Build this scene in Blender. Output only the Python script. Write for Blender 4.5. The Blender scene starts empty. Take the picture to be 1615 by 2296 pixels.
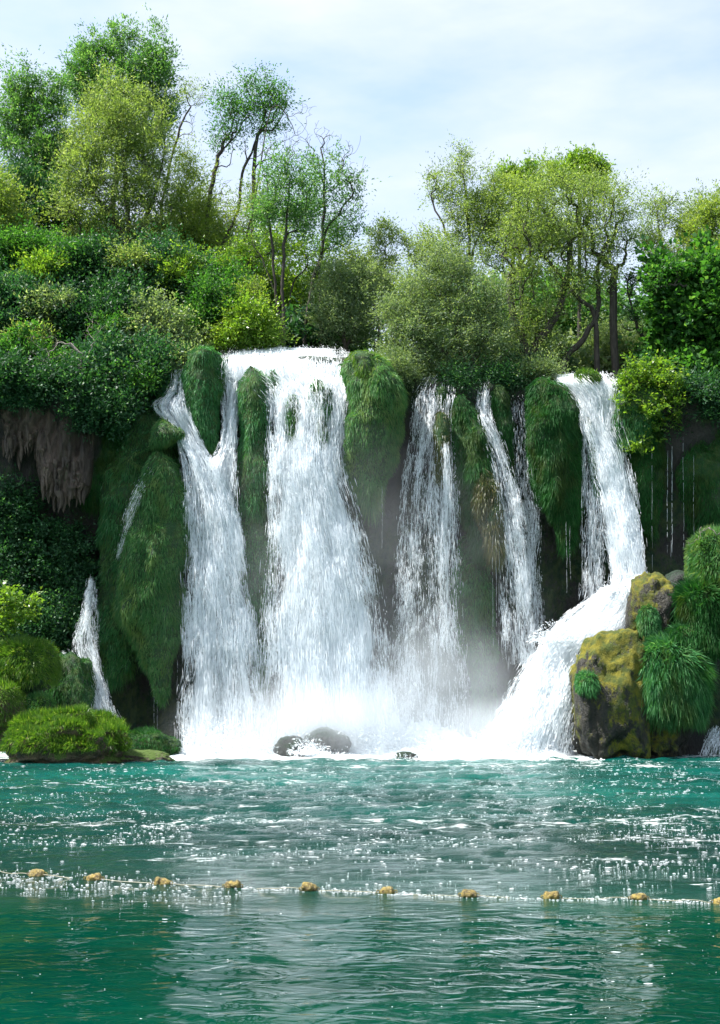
import bpy, math
import numpy as np

# ------------------------------------------------------------------ scene, camera, light
scene = bpy.context.scene
COL = scene.collection
CAM_H = 4.15
FPX = 2726.0
PITCH = math.radians(8.0)
cam_d = bpy.data.cameras.new("camera")
cam = bpy.data.objects.new("camera", cam_d)
COL.objects.link(cam)
cam_d.sensor_fit = 'HORIZONTAL'
cam_d.sensor_width = 36.0
cam_d.lens = FPX / 1615.0 * 36.0
cam_d.clip_start = 0.1
cam_d.clip_end = 6000
cam.location = (0, 0, CAM_H)
cam.rotation_euler = (math.pi / 2 + PITCH, 0, 0)
scene.camera = cam

SUN_EL = math.radians(60)
SUN_AZ = math.radians(-98)          # from +Y (away from the camera), negative towards -X
sx, sy, sz = math.sin(SUN_AZ) * math.cos(SUN_EL), math.cos(SUN_AZ) * math.cos(SUN_EL), math.sin(SUN_EL)
world = bpy.data.worlds.new("World")
scene.world = world
world.use_nodes = True
wn, wl = world.node_tree.nodes, world.node_tree.links
wn.clear()
w_out = wn.new('ShaderNodeOutputWorld')
w_bg = wn.new('ShaderNodeBackground')
w_bg.inputs['Strength'].default_value = 0.15
w_sky = wn.new('ShaderNodeTexSky')
w_sky.sky_type = 'NISHITA'
w_sky.sun_disc = False
w_sky.sun_elevation = SUN_EL
w_sky.sun_rotation = SUN_AZ
w_sky.air_density = 1.0
w_sky.dust_density = 1.2
w_sky.ozone_density = 1.0
# thin cirrus veil over the whole sky
w_tc = wn.new('ShaderNodeTexCoord')
w_map = wn.new('ShaderNodeMapping')
w_map.inputs['Scale'].default_value = (1.5, 1.5, 4.5)
w_map.inputs['Rotation'].default_value = (0.1, 0.25, 0.3)
w_n = wn.new('ShaderNodeTexNoise')
w_n.inputs['Scale'].default_value = 1.6
w_n.inputs['Detail'].default_value = 6
w_n.inputs['Roughness'].default_value = 0.55
w_r = wn.new('ShaderNodeMapRange')
w_r.inputs['From Min'].default_value = 0.4
w_r.inputs['From Max'].default_value = 0.64
w_r.inputs['To Min'].default_value = 0.25
w_r.inputs['To Max'].default_value = 0.95
w_mix = wn.new('ShaderNodeMix')
w_mix.data_type = 'RGBA'
w_mix.inputs[7].default_value = (2.95, 3.15, 3.4, 1)
wl.new(w_tc.outputs['Generated'], w_map.inputs['Vector'])
wl.new(w_map.outputs[0], w_n.inputs['Vector'])
wl.new(w_n.outputs[0], w_r.inputs['Value'])
wl.new(w_r.outputs[0], w_mix.inputs[0])
wl.new(w_sky.outputs[0], w_mix.inputs[6])
wl.new(w_mix.outputs[2], w_bg.inputs['Color'])
wl.new(w_bg.outputs[0], w_out.inputs['Surface'])

sun_d = bpy.data.lights.new("sun", 'SUN')
sun_d.energy = 5.0
sun_d.angle = math.radians(0.5)
sun_d.color = (1.0, 0.97, 0.91)
sun = bpy.data.objects.new("sun", sun_d)
COL.objects.link(sun)
from mathutils import Vector
sun.rotation_euler = Vector((sx, sy, sz)).to_track_quat('Z', 'Y').to_euler()
sun.location = (sx * 200, sy * 200, sz * 200)

scene.view_settings.view_transform = 'Standard'
scene.view_settings.look = 'None'
scene.view_settings.gamma = 1.0
scene.view_settings.use_curve_mapping = False
scene.view_settings.exposure = 1.2
cy = scene.cycles
cy.max_bounces = 8
cy.diffuse_bounces = 5
cy.glossy_bounces = 3
cy.transmission_bounces = 6
cy.transparent_max_bounces = 24
cy.volume_bounces = 5
cy.volume_step_rate = 1.0
cy.use_denoising = True
cy.caustics_reflective = False
cy.caustics_refractive = False

# ------------------------------------------------------------------ helpers
RNG = np.random.default_rng(7)
CA, SA = math.cos(PITCH), math.sin(PITCH)


def P(u, v, Y):
    """a point of the place at distance Y; u, v measured on the photograph (1615 wide)"""
    u = np.asarray(u, float); v = np.asarray(v, float); Y = np.asarray(Y, float)
    dx = (u - 807.5) / FPX
    dy = (1148.0 - v) / FPX
    ry = CA - dy * SA
    rz = SA + dy * CA
    k = Y / ry
    return np.stack(np.broadcast_arrays(dx * k, Y, CAM_H + rz * k), -1)


def px(n, Y):
    return n * Y / FPX


_perm = np.random.default_rng(3).integers(0, 2 ** 31, 4096)


def _h(ix, iy, iz):
    a = _perm[(ix * 73 + 1013) & 4095]
    b = _perm[(iy * 157 + a) & 4095]
    c = _perm[(iz * 311 + b) & 4095]
    return (c & 65535) / 32767.5 - 1.0


def noise(p):
    p = np.asarray(p, float)
    i = np.floor(p).astype(np.int64)
    f = p - i
    f = f * f * f * (f * (f * 6 - 15) + 10)
    x, y, z = i[..., 0], i[..., 1], i[..., 2]
    fx, fy, fz = f[..., 0], f[..., 1], f[..., 2]

    def L(a, b, t):
        return a + (b - a) * t
    c00 = L(_h(x, y, z), _h(x + 1, y, z), fx)
    c10 = L(_h(x, y + 1, z), _h(x + 1, y + 1, z), fx)
    c01 = L(_h(x, y, z + 1), _h(x + 1, y, z + 1), fx)
    c11 = L(_h(x, y + 1, z + 1), _h(x + 1, y + 1, z + 1), fx)
    return L(L(c00, c10, fy), L(c01, c11, fy), fz)


def fbm(p, octaves=4, gain=0.5):
    a, s, t = 1.0, 0.0, 0.0
    q = np.asarray(p, float)
    for k in range(octaves):
        s = s + a * noise(q)
        t += a
        a *= gain
        q = q * 2.03 + 17.3
    return s / t


def unit(v):
    return v / np.maximum(np.linalg.norm(v, axis=-1, keepdims=True), 1e-9)


def mesh(name, verts, faces, mat, smooth=False, uv=None):
    """faces: list of (n,k) int arrays with constant k each"""
    if isinstance(faces, np.ndarray):
        faces = [faces]
    faces = [f for f in faces if len(f)]
    me = bpy.data.meshes.new(name)
    verts = np.asarray(verts, np.float32)
    loops = np.concatenate([f.reshape(-1) for f in faces]).astype(np.int32)
    sizes = np.concatenate([np.full(len(f), f.shape[1], np.int32) for f in faces])
    starts = np.concatenate([[0], np.cumsum(sizes)[:-1]]).astype(np.int32)
    me.vertices.add(len(verts))
    me.vertices.foreach_set('co', verts.reshape(-1))
    me.loops.add(len(loops))
    me.loops.foreach_set('vertex_index', loops)
    me.polygons.add(len(sizes))
    me.polygons.foreach_set('loop_start', starts)
    me.polygons.foreach_set('loop_total', sizes)
    if smooth:
        me.polygons.foreach_set('use_smooth', np.ones(len(sizes), bool))
    if uv is not None:
        ul = me.uv_layers.new(name="flow")
        ul.data.foreach_set('uv', np.asarray(uv, np.float32)[loops].reshape(-1))
    me.materials.append(mat)
    me.update(calc_edges=True)
    return me


def tag(o, label=None, cat=None, group=None, kind=None):
    if label: o['label'] = label
    if cat: o['category'] = cat
    if group: o['group'] = group
    if kind: o['kind'] = kind
    return o


def link(name, me, parent=None, loc=None):
    o = bpy.data.objects.new(name, me)
    COL.objects.link(o)
    if parent is not None:
        o.parent = parent
    if loc is not None:
        o.location = loc
    return o


def part(name, verts, faces, mat, parent=None, smooth=False, uv=None, kind=None):
    verts = np.asarray(verts, float)
    off = np.zeros(3)
    if parent is not None:
        q = parent
        while q is not None:
            off += np.array(q.location)
            q = q.parent
    o = link(name, mesh(name, verts - off, faces, mat, smooth, uv), parent)
    if kind:
        o['kind'] = kind
    return o


def thing(name, label, cat, loc, group=None):
    o = bpy.data.objects.new(name, None)
    o.empty_display_size = 0.3
    COL.objects.link(o)
    o.location = tuple(float(c) for c in loc)
    return tag(o, label, cat, group)


def grid_faces(nr, nc, close=False):
    r = np.arange(nr - 1)[:, None]
    c = np.arange(nc if close else nc - 1)[None, :]
    a = r * nc + c
    b = r * nc + (c + 1) % nc
    return np.stack([a, b, b + nc, a + nc], -1).reshape(-1, 4)


def interp_rows(rows, n):
    """smooth interpolation of a table of rows, first column is not special"""
    rows = np.asarray(rows, float)
    d = np.linalg.norm(np.diff(rows[:, :2], axis=0), axis=1) + 1e-6
    t = np.concatenate([[0], np.cumsum(d)])
    tt = np.linspace(0, t[-1], n)
    m = np.zeros_like(rows)
    m[1:-1] = (rows[2:] - rows[:-2]) / (t[2:] - t[:-2])[:, None]
    m[0] = (rows[1] - rows[0]) / (t[1] - t[0]); m[-1] = (rows[-1] - rows[-2]) / (t[-1] - t[-2])
    k = np.clip(np.searchsorted(t, tt, 'right') - 1, 0, len(t) - 2)
    h = (t[k + 1] - t[k])[:, None]
    s = ((tt - t[k])[:, None]) / h
    return ((2 * s**3 - 3 * s**2 + 1) * rows[k] + (s**3 - 2 * s**2 + s) * h * m[k]
            + (-2 * s**3 + 3 * s**2) * rows[k + 1] + (s**3 - s**2) * h * m[k + 1])


# ------------------------------------------------------------------ materials
class NT:
    def __init__(s, name):
        s.m = bpy.data.materials.new(name)
        s.m.use_nodes = True
        s.n = s.m.node_tree.nodes
        s.l = s.m.node_tree.links
        s.n.clear()
        s.out = s.n.new('ShaderNodeOutputMaterial')

    def new(s, t, **kw):
        nd = s.n.new('ShaderNode' + t)
        for k, v in kw.items():
            if k.startswith('_'):
                setattr(nd, k[1:], v)
            else:
                nd.inputs[k.replace('__', ' ')].default_value = v
        return nd

    def link(s, a, b):
        s.l.new(a, b)

    def noise(s, vec, scale, detail=3, rough=0.5, dist=0.0, dim=None):
        nd = s.new('TexNoise', Scale=scale, Detail=detail, Roughness=rough, Distortion=dist)
        if vec is not None:
            s.link(vec, nd.inputs['Vector'])
        return nd.outputs[0]

    def rng(s, val, a, b, c=0.0, d=1.0, smooth=False):
        nd = s.new('MapRange')
        if smooth: nd.interpolation_type = 'SMOOTHSTEP'
        nd.inputs['From Min'].default_value = a
        nd.inputs['From Max'].default_value = b
        nd.inputs['To Min'].default_value = c
        nd.inputs['To Max'].default_value = d
        s.link(val, nd.inputs['Value'])
        return nd.outputs[0]

    def math(s, op, a, b=None):
        nd = s.new('Math')
        nd.operation = op
        for i, x in enumerate((a, b)):
            if x is None: continue
            if isinstance(x, (int, float)): nd.inputs[i].default_value = x
            else: s.link(x, nd.inputs[i])
        return nd.outputs[0]

    def mix(s, fac, a, b):
        nd = s.new('Mix')
        nd.data_type = 'RGBA'
        for i, x in ((0, fac), (6, a), (7, b)):
            if isinstance(x, (int, float)): nd.inputs[i].default_value = x
            elif isinstance(x, tuple): nd.inputs[i].default_value = x + (1,) if len(x) == 3 else x
            else: s.link(x, nd.inputs[i])
        return nd.outputs[2]

    def mapping(s, vec, scale=(1, 1, 1), loc=(0, 0, 0)):
        nd = s.new('Mapping')
        nd.inputs['Scale'].default_value = scale
        nd.inputs['Location'].default_value = loc
        s.link(vec, nd.inputs['Vector'])
        return nd.outputs[0]

    def shader_mix(s, fac, a, b):
        nd = s.new('MixShader')
        if isinstance(fac, (int, float)): nd.inputs[0].default_value = fac
        else: s.link(fac, nd.inputs[0])
        s.link(a, nd.inputs[1]); s.link(b, nd.inputs[2])
        return nd.outputs[0]

    def finish(s, surf=None, vol=None):
        if surf is not None: s.link(surf, s.out.inputs['Surface'])
        if vol is not None: s.link(vol, s.out.inputs['Volume'])
        return s.m


def leaf_material(name, a, b, c=None, trans=0.4, rough=0.45, spec=0.4, tmul=2.2, clump=0.6, patch=None):
    t = NT(name)
    geo = t.new('NewGeometry')
    isl = geo.outputs['Random Per Island']
    cl = t.noise(geo.outputs['Position'], clump, 2)
    f = t.math('ADD', t.math('MULTIPLY', isl, 0.55), t.rng(cl, 0.35, 0.65, -0.05, 0.5))
    col = t.mix(f, a, b)
    if c is not None:
        col = t.mix(t.rng(isl, 0.86, 0.9), col, c)
    if patch is not None:
        pn = t.noise(t.mapping(geo.outputs['Position'], (1, 1, 0.5)), 0.7, 4, 0.6)
        col = t.mix(t.rng(t.math('ADD', pn, t.math('MULTIPLY', isl, 0.12)), 0.57, 0.7, 0, 0.5), col, patch)
    p = t.new('BsdfPrincipled', Roughness=rough)
    p.inputs['Specular IOR Level'].default_value = spec
    t.link(col, p.inputs['Base Color'])
    tr = t.new('BsdfTranslucent')
    g = t.new('Mix'); g.data_type = 'RGBA'; g.blend_type = 'MULTIPLY'
    g.inputs[0].default_value = 1
    t.link(col, g.inputs[6])
    g.inputs[7].default_value = (tmul * 1.15, tmul * 1.1, tmul * 0.45, 1)
    t.link(g.outputs[2], tr.inputs['Color'])
    return t.finish(t.shader_mix(trans, p.outputs[0], tr.outputs[0]))


def bark_material(name, a, b):
    t = NT(name)
    geo = t.new('NewGeometry')
    v = t.mapping(geo.outputs['Position'], (3, 3, 0.7))
    n = t.noise(v, 2.5, 5, 0.6)
    col = t.mix(t.rng(n, 0.35, 0.65), a, b)
    p = t.new('BsdfPrincipled', Roughness=0.85)
    t.link(col, p.inputs['Base Color'])
    bp = t.new('Bump', Strength=0.6, Distance=0.05)
    t.link(n, bp.inputs['Height'])
    t.link(bp.outputs[0], p.inputs['Normal'])
    return t.finish(p.outputs[0])


def rock_material(name, dark, light, moss, moss_lo=0.45, moss_hi=0.6, mscale=0.5, moss2=None, up=0.25, rough=0.8, stretch=0.6):
    t = NT(name)
    geo = t.new('NewGeometry')
    pos = geo.outputs['Position']
    v = t.mapping(pos, (1, 1, stretch))
    n1 = t.noise(v, 1.1, 8, 0.62)
    n2 = t.noise(v, 5.0, 5, 0.65)
    col = t.mix(t.rng(n1, 0.35, 0.68), dark, light)
    n3 = t.noise(v, 16.0, 4, 0.7)
    col = t.mix(t.rng(n2, 0.3, 0.55, 0.55, 0.0), col, tuple(x * 0.35 for x in dark))  # crevice shade painted into the colour where the bump noise dips
    sep = t.new('SeparateXYZ')
    t.link(geo.outputs['Normal'], sep.inputs[0])
    m = t.noise(t.mapping(pos, (1, 1, 0.55), (3, 1, 7)), mscale, 6, 0.6)
    m = t.math('ADD', m, t.math('MULTIPLY', sep.outputs[2], up))
    m = t.math('ADD', m, t.rng(n2, 0, 1, -0.2, 0.2))
    m = t.math('ADD', m, t.rng(n3, 0, 1, -0.12, 0.12))
    mask = t.rng(m, moss_lo, moss_hi, 0, 1, True)
    mc = moss
    if moss2 is not None:
        mc = t.mix(t.rng(t.noise(pos, 2.2, 4), 0.4, 0.6), moss, moss2)
    col = t.mix(mask, col, mc)
    p = t.new('BsdfPrincipled', Roughness=rough)
    t.link(col, p.inputs['Base Color'])
    t.link(t.rng(mask, 0, 1, 0.45, 0.9), p.inputs['Roughness'])
    bp = t.new('Bump', Strength=1.0, Distance=0.3)
    t.link(t.math('ADD', t.math('ADD', n1, t.math('MULTIPLY', n2, 0.55)), t.math('MULTIPLY', n3, 0.3)), bp.inputs['Height'])
    t.link(bp.outputs[0], p.inputs['Normal'])
    return t.finish(p.outputs[0])


M = {}
M['willow'] = leaf_material('willow_leaf', (0.08, 0.14, 0.04), (0.19, 0.27, 0.085), (0.26, 0.33, 0.18), 0.46, 0.5, 0.35, 2.0)
M['willow_grey'] = leaf_material('grey_willow_leaf', (0.08, 0.14, 0.07), (0.18, 0.255, 0.13), (0.27, 0.34, 0.23), 0.42, 0.5, 0.35, 1.9)
M['willow_gold'] = leaf_material('yellow_willow_leaf', (0.085, 0.16, 0.03), (0.19, 0.265, 0.055), (0.25, 0.31, 0.12), 0.45, 0.5, 0.35, 1.9)
M['poplar'] = leaf_material('poplar_leaf', (0.035, 0.115, 0.035), (0.09, 0.2, 0.055), (0.17, 0.28, 0.14), 0.42, 0.5, 0.35, 2.1)
M['broad'] = leaf_material('broad_leaf', (0.02, 0.085, 0.02), (0.055, 0.165, 0.028), (0.11, 0.24, 0.06), 0.4, 0.5, 0.35, 2.1)
M['shade'] = leaf_material('shaded_shrub_leaf', (0.01, 0.045, 0.02), (0.03, 0.105, 0.035), (0.09, 0.2, 0.09), 0.32, 0.5, 0.35, 2.0)  # shade of the hollows painted in as a darker leaf colour
M['deep'] = leaf_material('bluish_leaf', (0.015, 0.065, 0.03), (0.035, 0.12, 0.05), (0.12, 0.22, 0.12), 0.32, 0.5, 0.35, 2.0)
M['bright'] = leaf_material('bright_leaf', (0.07, 0.16, 0.02), (0.14, 0.24, 0.03), (0.2, 0.28, 0.06), 0.45, 0.38, 0.5, 2.0)
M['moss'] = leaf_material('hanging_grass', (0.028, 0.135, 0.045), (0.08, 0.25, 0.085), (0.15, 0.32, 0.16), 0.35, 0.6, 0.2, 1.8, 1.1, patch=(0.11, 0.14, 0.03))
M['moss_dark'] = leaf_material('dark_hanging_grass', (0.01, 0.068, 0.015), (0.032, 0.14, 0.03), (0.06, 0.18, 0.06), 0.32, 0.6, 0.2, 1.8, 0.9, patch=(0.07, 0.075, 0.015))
M['moss_lit'] = leaf_material('sunlit_hanging_grass', (0.04, 0.145, 0.045), (0.105, 0.26, 0.08), (0.18, 0.29, 0.13), 0.35, 0.6, 0.25, 1.7, 1.1, patch=(0.2, 0.26, 0.07))  # lit copy of the grass, sunlight painted in as a paler colour
M['moss_rust'] = leaf_material('rusty_hanging_grass', (0.05, 0.07, 0.012), (0.1, 0.11, 0.02), (0.13, 0.1, 0.03), 0.3, 0.45, 0.4, 1.6, 1.4)
M['grass'] = leaf_material('bank_grass', (0.045, 0.125, 0.015), (0.11, 0.22, 0.025), (0.2, 0.28, 0.06), 0.4, 0.4, 0.4, 1.9, 1.6)
M['bark'] = bark_material('bark', (0.025, 0.02, 0.015), (0.075, 0.062, 0.046))
M['bark_dark'] = bark_material('dark_bark', (0.02, 0.016, 0.012), (0.06, 0.05, 0.04))
M['dead'] = bark_material('dead_twigs', (0.14, 0.12, 0.10), (0.28, 0.25, 0.22))
M['cliff'] = rock_material('cliff_rock', (0.010, 0.010, 0.009), (0.036, 0.028, 0.022), (0.008, 0.03, 0.010), 0.42, 0.56, 0.35, (0.035, 0.055, 0.015), 0.15)
M['tufa'] = rock_material('tufa', (0.04, 0.028, 0.02), (0.15, 0.105, 0.075), (0.05, 0.08, 0.03), 0.66, 0.75, 0.5, None, 0.1, 0.85, 0.22)
M['rock'] = rock_material('yellow_moss_rock', (0.008, 0.008, 0.005), (0.03, 0.024, 0.012), (0.16, 0.145, 0.008), 0.46, 0.58, 0.6, (0.06, 0.08, 0.008), 0.12)
M['mossbody'] = rock_material('drape_core', (0.008, 0.03, 0.006), (0.02, 0.06, 0.012), (0.014, 0.06, 0.012), 0.3, 0.5, 1.0, (0.04, 0.08, 0.012), 0.1)
M['bank'] = rock_material('bank_rock', (0.05, 0.035, 0.018), (0.2, 0.14, 0.07), (0.07, 0.12, 0.015), 0.5, 0.62, 0.8, None, 0.25)
M['boulder'] = rock_material('wet_boulder', (0.008, 0.011, 0.010), (0.032, 0.038, 0.034), (0.015, 0.035, 0.018), 0.5, 0.65, 0.8, None, 0.2)
M['soil'] = rock_material('soil', (0.03, 0.025, 0.015), (0.08, 0.065, 0.04), (0.03, 0.07, 0.015), 0.4, 0.55, 0.4, (0.06, 0.1, 0.02), 0.1)


def water_material():
    t = NT('pool_water')
    geo = t.new('NewGeometry')
    pos = geo.outputs['Position']
    sep = t.new('SeparateXYZ'); t.link(pos, sep.inputs[0])
    y = sep.outputs[1]
    x = sep.outputs[0]
    big = t.noise(t.mapping(pos, (0.07, 0.12, 0.1)), 1.0, 4, 0.55)
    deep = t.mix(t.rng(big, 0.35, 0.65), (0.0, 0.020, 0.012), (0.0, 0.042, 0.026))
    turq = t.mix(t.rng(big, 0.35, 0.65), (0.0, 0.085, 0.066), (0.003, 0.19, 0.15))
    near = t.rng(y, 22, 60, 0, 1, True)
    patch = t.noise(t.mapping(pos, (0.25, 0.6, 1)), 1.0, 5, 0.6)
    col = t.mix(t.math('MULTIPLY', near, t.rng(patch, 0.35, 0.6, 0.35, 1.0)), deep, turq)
    # foam: streaks in the choppy part double as painted sun glints, dense under the falls
    f1 = t.noise(t.mapping(pos, (0.55, 1.6, 1)), 1.0, 8, 0.68, 0.6)
    f2 = t.noise(t.mapping(pos, (2.2, 5.0, 1), (5, 3, 0)), 1.0, 5, 0.7)
    band = t.noise(t.mapping(pos, (0.03, 0.28, 1), (2, 9, 0)), 1.0, 3, 0.5)
    fo = t.math('ADD', t.math('MULTIPLY', f1, 0.6), t.math('MULTIPLY', f2, 0.4))
    fo = t.math('ADD', fo, t.rng(band, 0.35, 0.7, -0.07, 0.09))
    fo = t.math('ADD', fo, t.rng(y, 23, 30, -0.12, 0.0))
    fo = t.math('ADD', fo, t.rng(y, 64, 72.5, 0.0, 0.14))
    ax = t.math('ABSOLUTE', t.math('ADD', x, 1.0))
    fo = t.math('ADD', fo, t.math('MULTIPLY', t.rng(y, 66, 72.5), t.rng(ax, 8, 15, 0.2, 0.0)))
    foam = t.rng(fo, 0.575, 0.65, 0, 1, True)
    col = t.mix(foam, col, (0.82, 0.88, 0.87))  # foam colour, also the painted sun glints in the choppy part
    # ripples
    n_small = t.noise(t.mapping(pos, (0.9, 1.7, 1)), 1.5, 2, 0.45, 1.3)
    n_mid = t.noise(t.mapping(pos, (1.0, 1.5, 1)), 0.55, 2, 0.5, 0.3)
    n_chop = t.noise(t.mapping(pos, (1.0, 1.5, 1)), 2.6, 6, 0.7)
    chop = t.rng(y, 22, 34, 0.0, 1, True)
    h = t.math('ADD', t.math('MULTIPLY', n_small, 0.036), t.math('MULTIPLY', n_mid, 0.095))
    h = t.math('ADD', h, t.math('MULTIPLY', n_chop, t.rng(chop, 0, 1, 0.0012, 0.5)))
    bp = t.new('Bump', Strength=1.0, Distance=1.0)
    t.link(h, bp.inputs['Height'])
    p = t.new('BsdfPrincipled', Roughness=0.04, IOR=1.333)
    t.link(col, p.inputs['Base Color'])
    t.link(t.rng(foam, 0, 1, 0.045, 0.6), p.inputs['Roughness'])
    t.link(bp.outputs[0], p.inputs['Normal'])
    return t.finish(p.outputs[0])


M['water'] = water_material()


def fall_material(name, lo, hi, seed, col=(0.84, 0.88, 0.9), edge=0.5):
    """white falling water: streaky, with gaps; flow coordinates are metres across / metres down, z unused"""
    t = NT(name)
    uv = t.new('UVMap'); uv.uv_map = 'flow'
    sep = t.new('SeparateXYZ'); t.link(uv.outputs[0], sep.inputs[0])
    ad = t.new('Attribute'); ad.attribute_name = 'edge'
    e = ad.outputs['Fac']
    n1 = t.noise(t.mapping(uv.outputs[0], (1.6, 0.10, 1), (seed * 3.1, seed * 1.7, 0)), 1.0, 4, 0.6, 0.4)
    n2 = t.noise(t.mapping(uv.outputs[0], (7.5, 0.28, 1), (seed * 7.1, seed, 0)), 1.0, 5, 0.7, 0.8)
    n3 = t.noise(t.mapping(uv.outputs[0], (11.0, 1.3, 1), (seed, seed * 5, 0)), 1.0, 4, 0.7, 0.3)
    s = t.math('ADD', t.math('MULTIPLY', n1, 0.36), t.math('MULTIPLY', n2, 0.34))
    s = t.math('ADD', s, t.math('MULTIPLY', n3, 0.30))
    s = t.math('ADD', s, t.math('MULTIPLY', t.math('SUBTRACT', e, 1.0), edge))
    a = t.rng(s, lo, hi, 0, 1, True)
    p = t.new('BsdfPrincipled', Roughness=0.35)
    p.inputs['Base Color'].default_value = col + (1,)
    tl = t.new('BsdfTranslucent'); tl.inputs['Color'].default_value = (0.78, 0.84, 0.88, 1)
    bp = t.new('Bump', Strength=0.8, Distance=0.25)
    t.link(s, bp.inputs['Height'])
    t.link(bp.outputs[0], p.inputs['Normal'])
    body = t.shader_mix(0.45, p.outputs[0], tl.outputs[0])
    tp = t.new('BsdfTransparent')
    return t.finish(t.shader_mix(a, tp.outputs[0], body))


def drop_material():
    t = NT('white_spray')
    p = t.new('BsdfPrincipled', Roughness=0.3)
    p.inputs['Base Color'].default_value = (0.9, 0.93, 0.95, 1)
    tl = t.new('BsdfTranslucent'); tl.inputs['Color'].default_value = (0.88, 0.93, 0.97, 1)
    return t.finish(t.shader_mix(0.45, p.outputs[0], tl.outputs[0]))


M['drop'] = drop_material()
M['foam'] = drop_material(); M['foam'].name = 'foam'


# ------------------------------------------------------------------ terrain
crest_u = np.array([-400, 0, 200, 400, 500, 560, 780, 900, 1000, 1200, 1400, 1500, 1615, 2000])
crest_v = np.array([840, 860, 900, 850, 805, 800, 800, 840, 862, 862, 868, 890, 900, 880])
crest_x = P(crest_u, crest_v, 77.0)[:, 0]
crest_z = P(crest_u, crest_v, 77.0)[:, 2]


def H(x):
    return np.interp(x, crest_x, crest_z)


def sm(a, b, x):
    t = np.clip((x - a) / (b - a), 0, 1)
    return t * t * (3 - 2 * t)


def face_y(x, z):
    """distance of the bare cliff face"""
    y = 78.6 + 0 * x
    y = y - 2.6 * sm(-14, -17.5, x) * sm(9, 17, z)           # left overhang
    y = y + 1.2 * sm(-14, -17, x) * sm(10, 6, z)
    y = y - 2.0 * sm(16.5, 18.5, x)                          # right wall stands forward
    p = np.stack([x * 0.35, z * 0.12, 0 * x], -1)
    y = y + 1.1 * fbm(p, 3) + 0.45 * fbm(p * 4 + 9, 3)
    return y


def build_cliff():
    xs = np.concatenate([np.linspace(-90, -30, 30, endpoint=False), np.linspace(-30, 30, 240), np.linspace(30.5, 90, 30)])
    n = 110
    rows = []
    h = H(xs)
    for k in range(n):
        f = k / (n - 1)
        if f < 0.85:
            z = -3 + (h + 3) * (f / 0.85)
            y = face_y(xs, z)
            y = y - 1.4 * sm(0.62, 0.84, np.full_like(xs, f))
        else:
            g = (f - 0.85) / 0.15
            z = h + 0.3 * np.sin(g * 2.5)
            y = face_y(xs, h) - 1.4 + g * 6
        rows.append(np.stack([xs, y, z], -1))
    v = np.concatenate(rows)
    o = part('cliff', v, grid_faces(n, len(xs)), M['cliff'], smooth=True)
    o['kind'] = 'structure'


build_cliff()


def ground_z(x, y):
    left = sm(-3, -13, x)
    right = sm(13, 24, x)
    t1 = sm(77, 92, y)
    return H(x) + 0.1 + t1 * (1.0 + 9.5 * left + 2.0 * right) + 0.5 * fbm(np.stack([x * .2, y * .2, 0 * x], -1), 3) * sm(79, 84, y)


def build_ground():
    xs = np.concatenate([-np.geomspace(2500, 42, 26), np.linspace(-40, 40, 110), np.geomspace(42, 2500, 26)])
    ys = np.concatenate([np.linspace(78.3, 110, 50), np.geomspace(113, 3500, 30)])
    X, Y = np.meshgrid(xs, ys)
    Z = ground_z(X, Y)
    o = part('ground', np.stack([X, Y, Z], -1).reshape(-1, 3), grid_faces(len(ys), len(xs)), M['soil'], smooth=True)
    o['kind'] = 'structure'
    # river bed and low banks far to the sides and behind the camera
    xs = np.concatenate([-np.geomspace(2500, 42, 20), np.linspace(-40, 40, 30), np.geomspace(42, 2500, 20)])
    ys = np.concatenate([-np.geomspace(2500, 12, 20), np.linspace(-8, 82, 30)])
    X, Y = np.meshgrid(xs, ys)
    Z = -5 + 13 * sm(45, 75, np.abs(X)) + 9 * sm(-6, -30, Y)
    o = part('river_bed', np.stack([X, Y, Z], -1).reshape(-1, 3), grid_faces(len(ys), len(xs)), M['soil'], smooth=True)
    o['kind'] = 'structure'


build_ground()


def wave_z(x, y):
    amp = 0.012 + 0.17 * sm(23, 42, y) + 0.18 * sm(62, 73, y)
    p = np.stack([x * 0.55, y * 0.8, 0 * x], -1)
    q = np.stack([x * 1.5, y * 2.0, 0 * x + 4], -1)
    return amp * (0.7 * fbm(p, 2) + 0.45 * fbm(q, 2))


def build_water():
    xs = np.concatenate([-np.geomspace(900, 27, 22), np.linspace(-26, 26, 300), np.geomspace(27, 900, 22)])
    ys = np.concatenate([-np.geomspace(900, 3, 16), np.array([0, 4, 8, 11]), np.geomspace(13, 84, 320)])
    X, Y = np.meshgrid(xs, ys)
    Z = wave_z(X, Y) * (np.abs(X) < 30) * (Y > 9)
    o = part('water', np.stack([X, Y, Z], -1).reshape(-1, 3), grid_faces(len(ys), len(xs)), M['water'], smooth=True)
    o['kind'] = 'structure'


build_water()


# ------------------------------------------------------------------ blades and leaves
def blades(roots, d0, d1, length, width, rng):
    """curved tapered blades: three cross-sections, two wide, one pointed"""
    n = len(roots)
    L = length[:, None]
    mid = roots + d0 * L * 0.5
    tip = mid + d1 * L * 0.5
    side = unit(np.cross(unit(d0 + d1), unit(rng.normal(size=(n, 3)) * [1, 0.35, 0.35] + [0, 1.2, 0])))
    w = width[:, None] * 0.5
    low = roots + d0 * L * 0.3
    v = np.stack([roots, low + side * w, tip, mid * 0.35 + low * 0.65 - side * w], 1).reshape(-1, 3)
    b = (np.arange(n) * 4)[:, None]
    return v, [b + np.array([[0, 1, 2, 3]])]


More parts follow.
